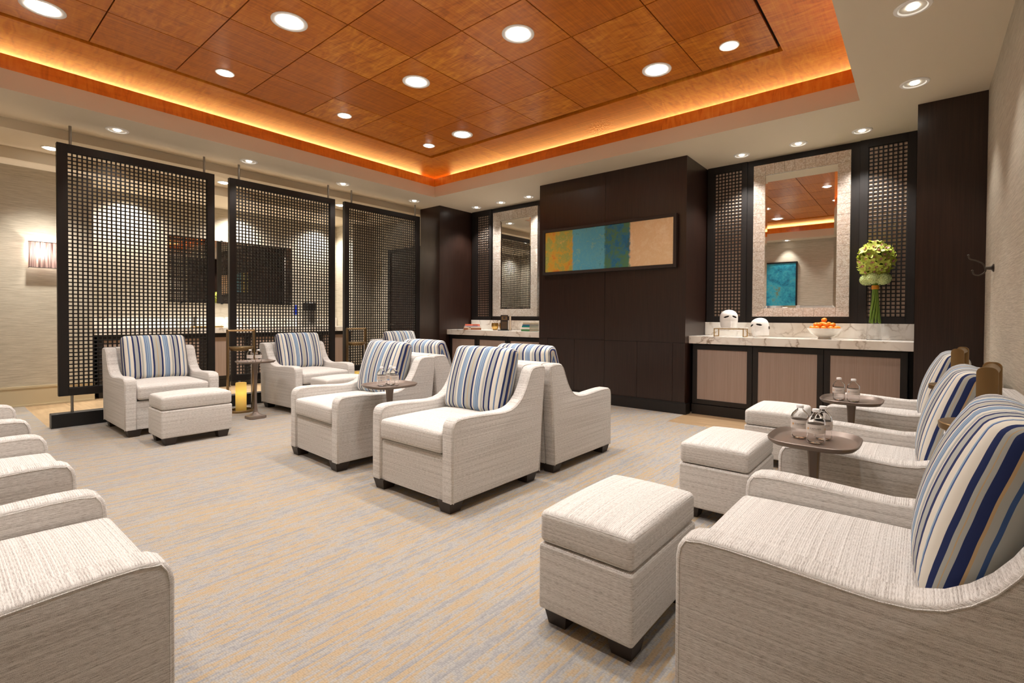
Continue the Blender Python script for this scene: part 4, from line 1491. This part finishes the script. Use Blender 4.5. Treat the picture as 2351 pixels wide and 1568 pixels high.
# ------------------------------------------------------------------ lanterns
def make_lantern():
    t = empty('floor_lantern')
    MB().lathe([(0.136, 0.0), (0.141, 0.003), (0.141, 0.024), (0.136, 0.028), (0.124, 0.028), (0.124, 0.012), (0.0, 0.012), (0, 0.004), (0.136, 0.0)], 48).build('base', M['bronze'], t, smooth=35)
    MB().lathe([(0.117, 0.013), (0.120, 0.013), (0.120, 0.7605), (0.117, 0.7605), (0.117, 0.013)], 48).build('glass_cylinder', M['thinglass'], t, smooth=50)
    MB().lathe([(0, 0.788), (0.132, 0.788), (0.136, 0.785), (0.136, 0.765), (0.133, 0.761), (0.0, 0.761)], 48).build('cover_plate', M['bronze'], t, smooth=35)
    MB().lathe([(0.111, 0.742), (0.116, 0.742), (0.116, 0.7605), (0.111, 0.7605), (0.111, 0.742)], 40).build('cover_rim', M['bronze'], t, smooth=35)
    for s in (-1, 1):
        poly = [(-0.027, 0.0)] + [(-0.007 - 0.020 * math.cos(PI / 2 * i / 8), 0.979 + 0.020 * math.sin(PI / 2 * i / 8)) for i in range(9)]
        poly += [(-y_, z_) for y_, z_ in poly[::-1]]
        rot = Matrix.Rotation(R(90), 4, 'Z')
        x0, x1 = sorted((s * 0.1415, s * 0.1535))
        MB().prism(poly, x0, x1, 0.002, 2, rot).build('upright', M['bronze'], t, smooth=35)
    mb = MB()
    pts = []
    n = 12
    vs, fs = [], []
    for yy in (-0.142, 0.142):
        for i in range(n + 1):
            a = PI * i / n
            vs.append((0.0225 * math.cos(a), yy, 0.972 + 0.0225 * math.sin(a)))
        for i in range(n + 1):
            a = PI * (n - i) / n
            vs.append((0.0185 * math.cos(a), yy, 0.970 + 0.0185 * math.sin(a)))
    m2 = 2 * (n + 1)
    for i in range(m2):
        j = (i + 1) % m2
        fs.append((i, j, m2 + j, m2 + i))
    fs += [tuple(range(m2 - 1, -1, -1)), tuple(m2 + i for i in range(m2))]
    MB().add(vs, fs).build('handle', M['bronze'], t, smooth=35)
    return t


LT = [((-6.38, 2.445), 'brass and glass floor lantern with a lit candle, beside the left armchair'), ((-6.42, 4.03), 'brass and glass floor lantern between the middle and right lattice screens'),
      ((0.19, 2.345), 'brass floor lantern at right, between the nearest two armchairs'), ((0.175, 3.67), 'brass floor lantern at right, between the far two armchairs')]
lan0 = make_lantern()
cd0 = MB().lathe([(0, 0.013), (0.057, 0.013), (0.059, 0.016), (0.059, 0.345), (0.055, 0.352), (0.048, 0.349), (0.02, 0.337), (0, 0.337)], 32).build('candle', M['candle'], smooth=40)
CLB = ['lit ivory pillar candle in the left lantern', 'ivory pillar candle in the lantern between the left armchairs', 'ivory pillar candle in the nearest right lantern', 'ivory pillar candle in the far right lantern']
for i, ((x, y), lab) in enumerate(LT):
    o = lan0 if i == 0 else copy_tree(lan0)
    o.location = (x, y, 0)
    o.rotation_euler = (0, 0, R(-7) if i > 1 else 0)
    tag(o, lab, 'lantern', 'brass floor lanterns')
    c = cd0 if i == 0 else cd0.copy()
    if i:
        COL.objects.link(c)
    c.location = (x, y, 0)
    tag(c, CLB[i], 'candle', 'candles in the lanterns')

# ------------------------------------------------------------------ things on the right counter
ZK = 0.945
# riser
t = tag(empty('display_riser', (-1.765, 6.12, ZK)), 'small brass and marble display riser under the left white mask', 'stand')
q = 0.0045
mb = MB()
for s in (-1, 1):
    for xa in (0.165,):
        x = s * xa
        mb.box(x - q, x + q, -0.09, -0.09 + 2 * q, 0, 0.097).box(x - q, x + q, 0.09 - 2 * q, 0.09, 0, 0.097)
        mb.box(x - q, x + q, -0.09, 0.09, 0, 2 * q).box(x - q, x + q, -0.09, 0.09, 0.088, 0.097)
mb.box(-0.165, 0.165, -0.09, -0.09 + 2 * q, 0.088, 0.097).box(-0.165, 0.165, 0.09 - 2 * q, 0.09, 0.088, 0.097)
mb.build('metal_frame', M['gold'], t)
MB().box(-0.175, 0.175, -0.097, 0.097, 0.098, 0.109, bev=0.001).build('top_slab', M['marble'], t)


def make_mask(tilt, loc, rz, label):
    """hollow rigid face shell with two eye slots, open at the back"""
    t = tag(empty('face_mask', loc, rz), label, 'mask', 'white face masks')
    Hh, Wd, Dp = 0.212, 0.101, 0.10
    def point(u, v, k_=1.0):
        a = u * R(105)
        if v < 0.5:
            s_ = 0.86 + 0.14 * math.sin(v / 0.5 * PI / 2)
        else:
            s_ = max(0.02, (1 - ((v - 0.5) / 0.5) ** 2.7) ** 0.5)
        y = -Dp * s_ * math.cos(a)
        nose = math.exp(-(u / 0.05) ** 2) * max(0, 1 - abs(v - 0.18) / 0.34) * 0.010
        brow = -math.exp(-(u / 0.5) ** 2) * math.exp(-((v - 0.36) / 0.07) ** 2) * 0.004
        return (Wd * s_ * math.sin(a) * k_, (y - nose - brow) * k_, v * Hh * (0.5 + 0.5 * k_))
    def eye(uc, vc):
        du = (abs(uc) - 0.27) / 0.175
        dv = (vc - 0.60 + 0.22 * (abs(uc) - 0.26)) / 0.052
        return du * du + dv * dv < 1
    bm = bmesh.new()
    nu, nv = 72, 60
    grid = [[bm.verts.new(point(-1 + 2 * i / nu, j / nv)) for i in range(nu + 1)] for j in range(nv + 1)]
    for j in range(nv):
        for i in range(nu):
            if eye(-1 + 2 * (i + .5) / nu, (j + .5) / nv):
                continue
            bm.faces.new((grid[j][i], grid[j][i + 1], grid[j + 1][i + 1], grid[j + 1][i]))
    o = MB().frombm(bm, Matrix.Rotation(tilt, 4, 'Y')).build('shell', M['mask'], t, smooth=60)
    md = o.modifiers.new('thickness', 'SOLIDIFY')
    md.thickness = 0.003
    md.offset = -1
    bm = bmesh.new()
    grid = [[bm.verts.new(point(-.95 + 1.9 * i / 24, 0.06 + 0.85 * j / 20, 0.93)) for i in range(25)] for j in range(21)]
    for j in range(20):
        for i in range(24):
            bm.faces.new((grid[j][i], grid[j][i + 1], grid[j + 1][i + 1], grid[j + 1][i]))
    MB().frombm(bm, Matrix.Rotation(tilt, 4, 'Y')).build('eye_slot_shade', M['black'], t, smooth=60)  # black inner shell added to stand in for shade in the eye slots
    # dark strap lugs behind
    mb = MB()
    for s in (-1, 1):
        mb.box(s * 0.101 - 0.003, s * 0.101 + 0.003, 0.006, 0.022, 0.07, 0.10, mtx=Matrix.Rotation(tilt, 4, 'Y'))
    mb.build('strap_lug', M['bolt'], t)
    MB().lathe([(0, 0), (0.005, 0), (0.005, 0.003), (0, 0.003)], 12, Matrix.Rotation(tilt, 4, 'Y') @ Matrix.Translation((0.0, -0.0885, 0.012)) @ Matrix.Rotation(R(90), 4, 'X')).build('stud', M['bolt'], t, smooth=40)
    return t


make_mask(0.0, (-1.79, 6.13, ZK + 0.109), R(28), 'white rigid face mask standing on the small brass and marble riser')
make_mask(R(-8), (-1.435, 6.15, ZK + 0.015), R(-20), 'white rigid face mask leaning on the marble counter, right of the riser')

# fruit bowl
BX, BY = -0.80, 6.13
t = tag(empty('fruit_bowl', (BX, BY, ZK)), 'white footed china bowl full of small oranges on the right counter', 'bowl')
MB().lathe([(0, 0), (0.062, 0), (0.062, 0.012), (0.055, 0.02), (0.085, 0.035), (0.135, 0.068), (0.162, 0.108), (0.165, 0.116), (0.161, 0.117), (0.155, 0.106), (0.128, 0.072), (0.08, 0.042), (0, 0.03)], 48).build('bowl_body', M['china'], t, smooth=50)
org = None
spots = []
for k in range(11):
    a = 2 * PI * k / 11 + 0.2
    spots.append((0.118 * math.cos(a), 0.118 * math.sin(a), 0.118))
for k in range(6):
    a = 2 * PI * k / 6 + 0.1
    spots.append((0.056 * math.cos(a), 0.056 * math.sin(a), 0.105))
for k in range(7):
    a = 2 * PI * k / 7 + 0.5
    spots.append((0.080 * math.cos(a), 0.080 * math.sin(a), 0.153))
for k in range(3):
    a = 2 * PI * k / 3 + 0.4
    spots.append((0.036 * math.cos(a), 0.036 * math.sin(a), 0.162))
spots.append((-0.005, -0.005, 0.205))
for i, (x, y, z) in enumerate(spots):
    if org is None:
        org = MB().lathe([(0, -0.0225), (0.012, -0.0215), (0.023, -0.014), (0.028, 0.0), (0.024, 0.013), (0.013, 0.0205), (0.004, 0.0222), (0, 0.0205)], 18).build('orange', M['orange'], smooth=80)
        MB().lathe([(0, 0.0206), (0.003, 0.0224), (0.0022, 0.0245), (0, 0.0248)], 8).build('stem_scar', M['green'], org)
        o = org
    else:
        o = copy_tree(org)
    o.location = (BX + x, BY + y, ZK + z)
    o.rotation_euler = (random.uniform(-.5, .5), random.uniform(-.5, .5), random.uniform(0, 6))
    tag(o, 'small orange in the white footed bowl on the right counter', 'orange', 'oranges in the footed bowl')

# flowers
VX, VY = -0.375, 6.34
t = tag(empty('glass_vase', (VX, VY, ZK)), 'tall clear square glass vase holding the green flowers', 'vase')
hv = 0.064
mb = MB()
mb.box(-hv, hv, -hv, hv, 0, 0.018)
for a, b, c, d_ in ((-hv, -hv + .005, -hv, hv), (hv - .005, hv, -hv, hv), (-hv + .005, hv - .005, -hv, -hv + .005), (-hv + .005, hv - .005, hv - .005, hv)):
    mb.box(a, b, c, d_, 0.018, 0.545)
mb.build('vase_body', M['thinglass'], t)
t = tag(empty('bouquet', (VX, VY, ZK)), 'tall bouquet of lime green orchids and hydrangeas in the glass vase', 'flowers')
for k in range(9):
    a = 2 * PI * k / 9
    r0, r1 = 0.045, 0.016
    z0 = 0.17 + 0.008 * (k % 3)
    pts = [(r0 * math.cos(a), r0 * math.sin(a), z0), (0.036 * math.cos(a + 0.35), 0.036 * math.sin(a + .35), z0 + 0.12), (0.024 * math.cos(a + 0.9), 0.024 * math.sin(a + .9), z0 + 0.26), (r1 * math.cos(a + 1.5), r1 * math.sin(a + 1.5), 0.61)]
    MB().tube(pts, [0.0095, 0.009, 0.008, 0.007], 8).build('stem', M['green'], t, smooth=60)
MB().lathe([(0.030, 0.53), (0.033, 0.53), (0.033, 0.572), (0.030, 0.572), (0.030, 0.53)], 20).build('ribbon', M['ribbon'], t, smooth=40)


def petal(length, width, curl, yaw, lift):
    nu, nv = 5, 6
    vs, fs = [], []
    for i in range(nu + 1):
        for j in range(nv + 1):
            u = -1 + 2 * i / nu
            v = j / nv
            w = width * math.sin(PI * min(1, v * 0.93 + 0.07)) ** 0.7 * u
            z = lift * v + curl * v * v - 0.10 * width * (1 - u * u) * math.sin(PI * v)
            vs.append((w, length * v, z))
    for i in range(nu):
        for j in range(nv):
            a = i * (nv + 1) + j
            fs.append((a, a + 1, a + nv + 2, a + nv + 1))
    m = Matrix.Rotation(yaw, 4, 'Z')
    return [m @ Vector(p) for p in vs], fs


def make_bloom(sz):
    mb = MB()
    for k in range(5):
        mb.add(*petal(0.043 * sz, 0.0145 * sz, -0.006 * sz, 2 * PI * k / 5, 0.022 * sz))
    me = mb.mesh('orchid_bloom', M['petal'], 60)
    mb = MB()
    mb.add(*petal(0.020 * sz, 0.010 * sz, 0.012 * sz, PI, 0.008 * sz))
    mb.lathe([(0, 0), (0.006 * sz, 0.002), (0.006 * sz, 0.012 * sz), (0, 0.018 * sz)], 10)
    return me, mb.mesh('lip', M['lip'], 60)


bme, lme = make_bloom(1.3)
cz = 0.845
n = 80
k = 0
for i in range(n):
    zz = 1 - 2 * (i + 0.5) / n
    a = i * 2.39996
    rr = math.sqrt(1 - zz * zz)
    if zz < -0.80:
        continue
    d_ = Vector((rr * math.cos(a), rr * math.sin(a), zz))
    jr = random.uniform(0.86, 1.06)
    d_ = (d_ + Vector((random.uniform(-.35, .35), random.uniform(-.35, .35), random.uniform(-.3, .3)))).normalized() if i % 2 else d_
    p = Vector((0.140 * jr * rr * math.cos(a), 0.140 * jr * rr * math.sin(a), cz + 0.185 * zz * jr))
    o = bpy.data.objects.new('orchid_bloom', bme)
    COL.objects.link(o)
    o.parent = t
    o.location = p
    q_ = d_.to_track_quat('Z', 'Y')
    o.rotation_euler = (q_ @ Quaternion((0, 0, 1), random.uniform(0, 6))).to_euler()
    s_ = random.uniform(0.9, 1.15)
    o.scale = (s_, s_, s_)
    l_ = bpy.data.objects.new('lip', lme)
    COL.objects.link(l_)
    l_.parent = o
mb = MB()
mb.lathe([(0, -0.11), (0.07, -0.08), (0.095, 0.0), (0.07, 0.10), (0, 0.13)], 20, Matrix.Translation((0, 0, cz)))
mb.build('foliage_core', M['core'], t, smooth=80)
for k in range(6):
    a = 2 * PI * k / 6 + 0.3
    mb = MB()
    c0 = Vector((0.082 * math.cos(a), 0.082 * math.sin(a), 0.642 - 0.010 * (k % 2)))
    for i in range(110):
        zz = 1 - 2 * (i + 0.5) / 110
        b_ = i * 2.39996
        rr = math.sqrt(1 - zz * zz)
        d_ = Vector((rr * math.cos(b_), rr * math.sin(b_), zz))
        m_ = Matrix.Translation(c0 + d_ * 0.058) @ d_.to_track_quat('Z', 'Y').to_matrix().to_4x4() @ Matrix.Rotation(random.uniform(0, 1.5), 4, 'Z')
        w = 0.0095
        mb.add([(-w, 0, 0.002), (0, -w, 0.002), (w, 0, 0.002), (0, w, 0.002), (0, 0, -0.002)], [(0, 1, 4), (1, 2, 4), (2, 3, 4), (3, 0, 4)], m_)
    mb.lathe([(0, -0.056), (0.038, -0.038), (0.056, 0), (0.038, 0.038), (0, 0.056)], 12, Matrix.Translation(c0))
    mb.build('hydrangea_head', M['hydr'], t)

# ------------------------------------------------------------------ things on the left counter
def book(w, d_, h, loc, rz, mat, label, group=None, title=None):
    """lying book, spine towards local -Y, width w along X, depth d_"""
    t = tag(empty('book', loc, rz), label, 'book', group)
    c = 0.003
    mb = MB().box(-w / 2, w / 2, 0, d_, 0, c).box(-w / 2, w / 2, 0, d_, h - c, h).box(-w / 2, w / 2, 0, c, c, h - c)
    mb.build('cover', mat, t)
    MB().box(-w / 2 + .004, w / 2 - .004, c, d_ - .004, c, h - c).build('pages', M['page'], t)
    if title:
        MB().box(title[0], title[1], -0.0006, 0, h * 0.3, h * 0.7).build('spine_label', title[2], t)
    return t


cols = {'brown': (132, 78, 46), 'cream': (206, 192, 174), 'pinkgrey': (196, 160, 170), 'coral': (226, 112, 84), 'green': (72, 124, 74), 'white': (224, 220, 208),
        'teal': (0, 132, 124), 'blue': (38, 92, 132), 'sand': (190, 176, 150)}
for k_, v_ in cols.items():
    M['bk_' + k_] = plain('book_cover_' + k_, srgb(*v_), 0.6)
z = ZK
rz = R(48)
base = Vector((-6.01, 6.02, 0))
for nm, w, h, lab, ttl in (('brown', 0.30, 0.032, 'thick brown book at the bottom of the left stack', (-0.08, -0.03, M['page'])), ('cream', 0.285, 0.02, 'cream book second from the bottom of the left stack', (-0.06, -0.03, M['ink'])),
                           ('pinkgrey', 0.265, 0.019, 'pinkish grey book second from the top of the left stack', (-0.1, 0.09, M['bk_blue'])), ('coral', 0.25, 0.024, 'coral red book on top of the left stack', (0.0, 0.09, M['leg']))):
    book(w, 0.21, h, (base.x, base.y, z), rz, M['bk_' + nm], lab, 'books stacked at the left of the left counter', ttl)
    z += h + 0.0003
z = ZK
base = Vector((-4.81, 5.98, 0))
for nm, w, h, lab in (('green', 0.175, 0.034, 'leaf green book at the bottom of the right stack'), ('white', 0.165, 0.029, 'white book above the green one in the right stack'), ('teal', 0.16, 0.023, 'teal book in the middle of the right stack'),
                      ('blue', 0.15, 0.021, 'dark blue book near the top of the right stack'), ('sand', 0.14, 0.03, 'sand coloured book on top of the right stack')):
    # spines face the room, page ends face the cabinet side
    book(w, 0.23, h, (base.x + (0.175 - w) / 2, base.y, z), R(-3), M['bk_' + nm], lab, 'books stacked beside the projecting cabinet')
    z += h + 0.0003
# gold bowls
g0 = MB().lathe([(0, 0), (0.032, 0), (0.038, 0.005), (0.058, 0.045), (0.062, 0.08), (0.056, 0.122), (0.053, 0.122), (0.058, 0.08), (0.053, 0.045), (0, 0.01)], 32).build('gold_vase', M['gold'], smooth=50, loc=(-5.64, 6.19, ZK))
tag(g0, 'small round gold vase in front of the marble upstand, left one', 'vase', 'small gold vases')
g1 = g0.copy()
COL.objects.link(g1)
g1.location = (-5.55, 6.285, ZK)
tag(g1, 'small round gold vase partly hidden behind the black standing book', 'vase', 'small gold vases')
# standing book on a stand
t = tag(empty('book', (-5.325, 6.07, ZK + 0.012), R(42)), 'tall black and gold book standing upright on the left counter', 'book')
MB().box(-0.062, 0.062, 0, 0.004, 0, 0.245).box(-0.062, 0.062, 0.04, 0.044, 0, 0.245).box(0.058, 0.062, 0.004, 0.04, 0, 0.245).build('cover', M['leg'], t)
MB().box(-0.058, 0.057, 0.004, 0.04, 0.005, 0.24).build('pages', M['page'], t)
mb = MB().box(-0.045, 0.045, -0.0008, 0, 0.165, 0.225)
for q_ in range(6):
    mb.box(-0.045, 0.045, -0.0008, 0, 0.025 + q_ * 0.02, 0.031 + q_ * 0.02)
mb.build('cover_print', M['bronze'], t)
MB().box(-0.02, 0.02, -0.0016, -0.0009, 0.18, 0.215).build('cover_emblem', M['ink'], t)
o = MB().box(-0.11, 0.075, -0.03, 0.06, 0, 0.011, bev=0.002).build('book_rest', M['black'], loc=(-5.325, 6.07, ZK), rot=(0, 0, R(42)))
tag(o, 'flat black rest under the standing black and gold book', 'stand')
t = tag(empty('book', (-5.325, 6.07, ZK), R(42)), 'brown book standing with its pale page edge outwards, beside the black and gold one', 'book')
M['bk_maroon'] = plain('book_cover_maroon', srgb(72, 26, 22), 0.5)
MB().box(0.079, 0.083, 0.0, 0.16, 0, 0.24).box(0.111, 0.115, 0.0, 0.16, 0, 0.24).box(0.083, 0.111, 0.156, 0.16, 0, 0.24).build('cover', M['bk_maroon'], t)
MB().box(0.0835, 0.1105, 0.003, 0.155, 0.003, 0.237).build('pages', M['page'], t)
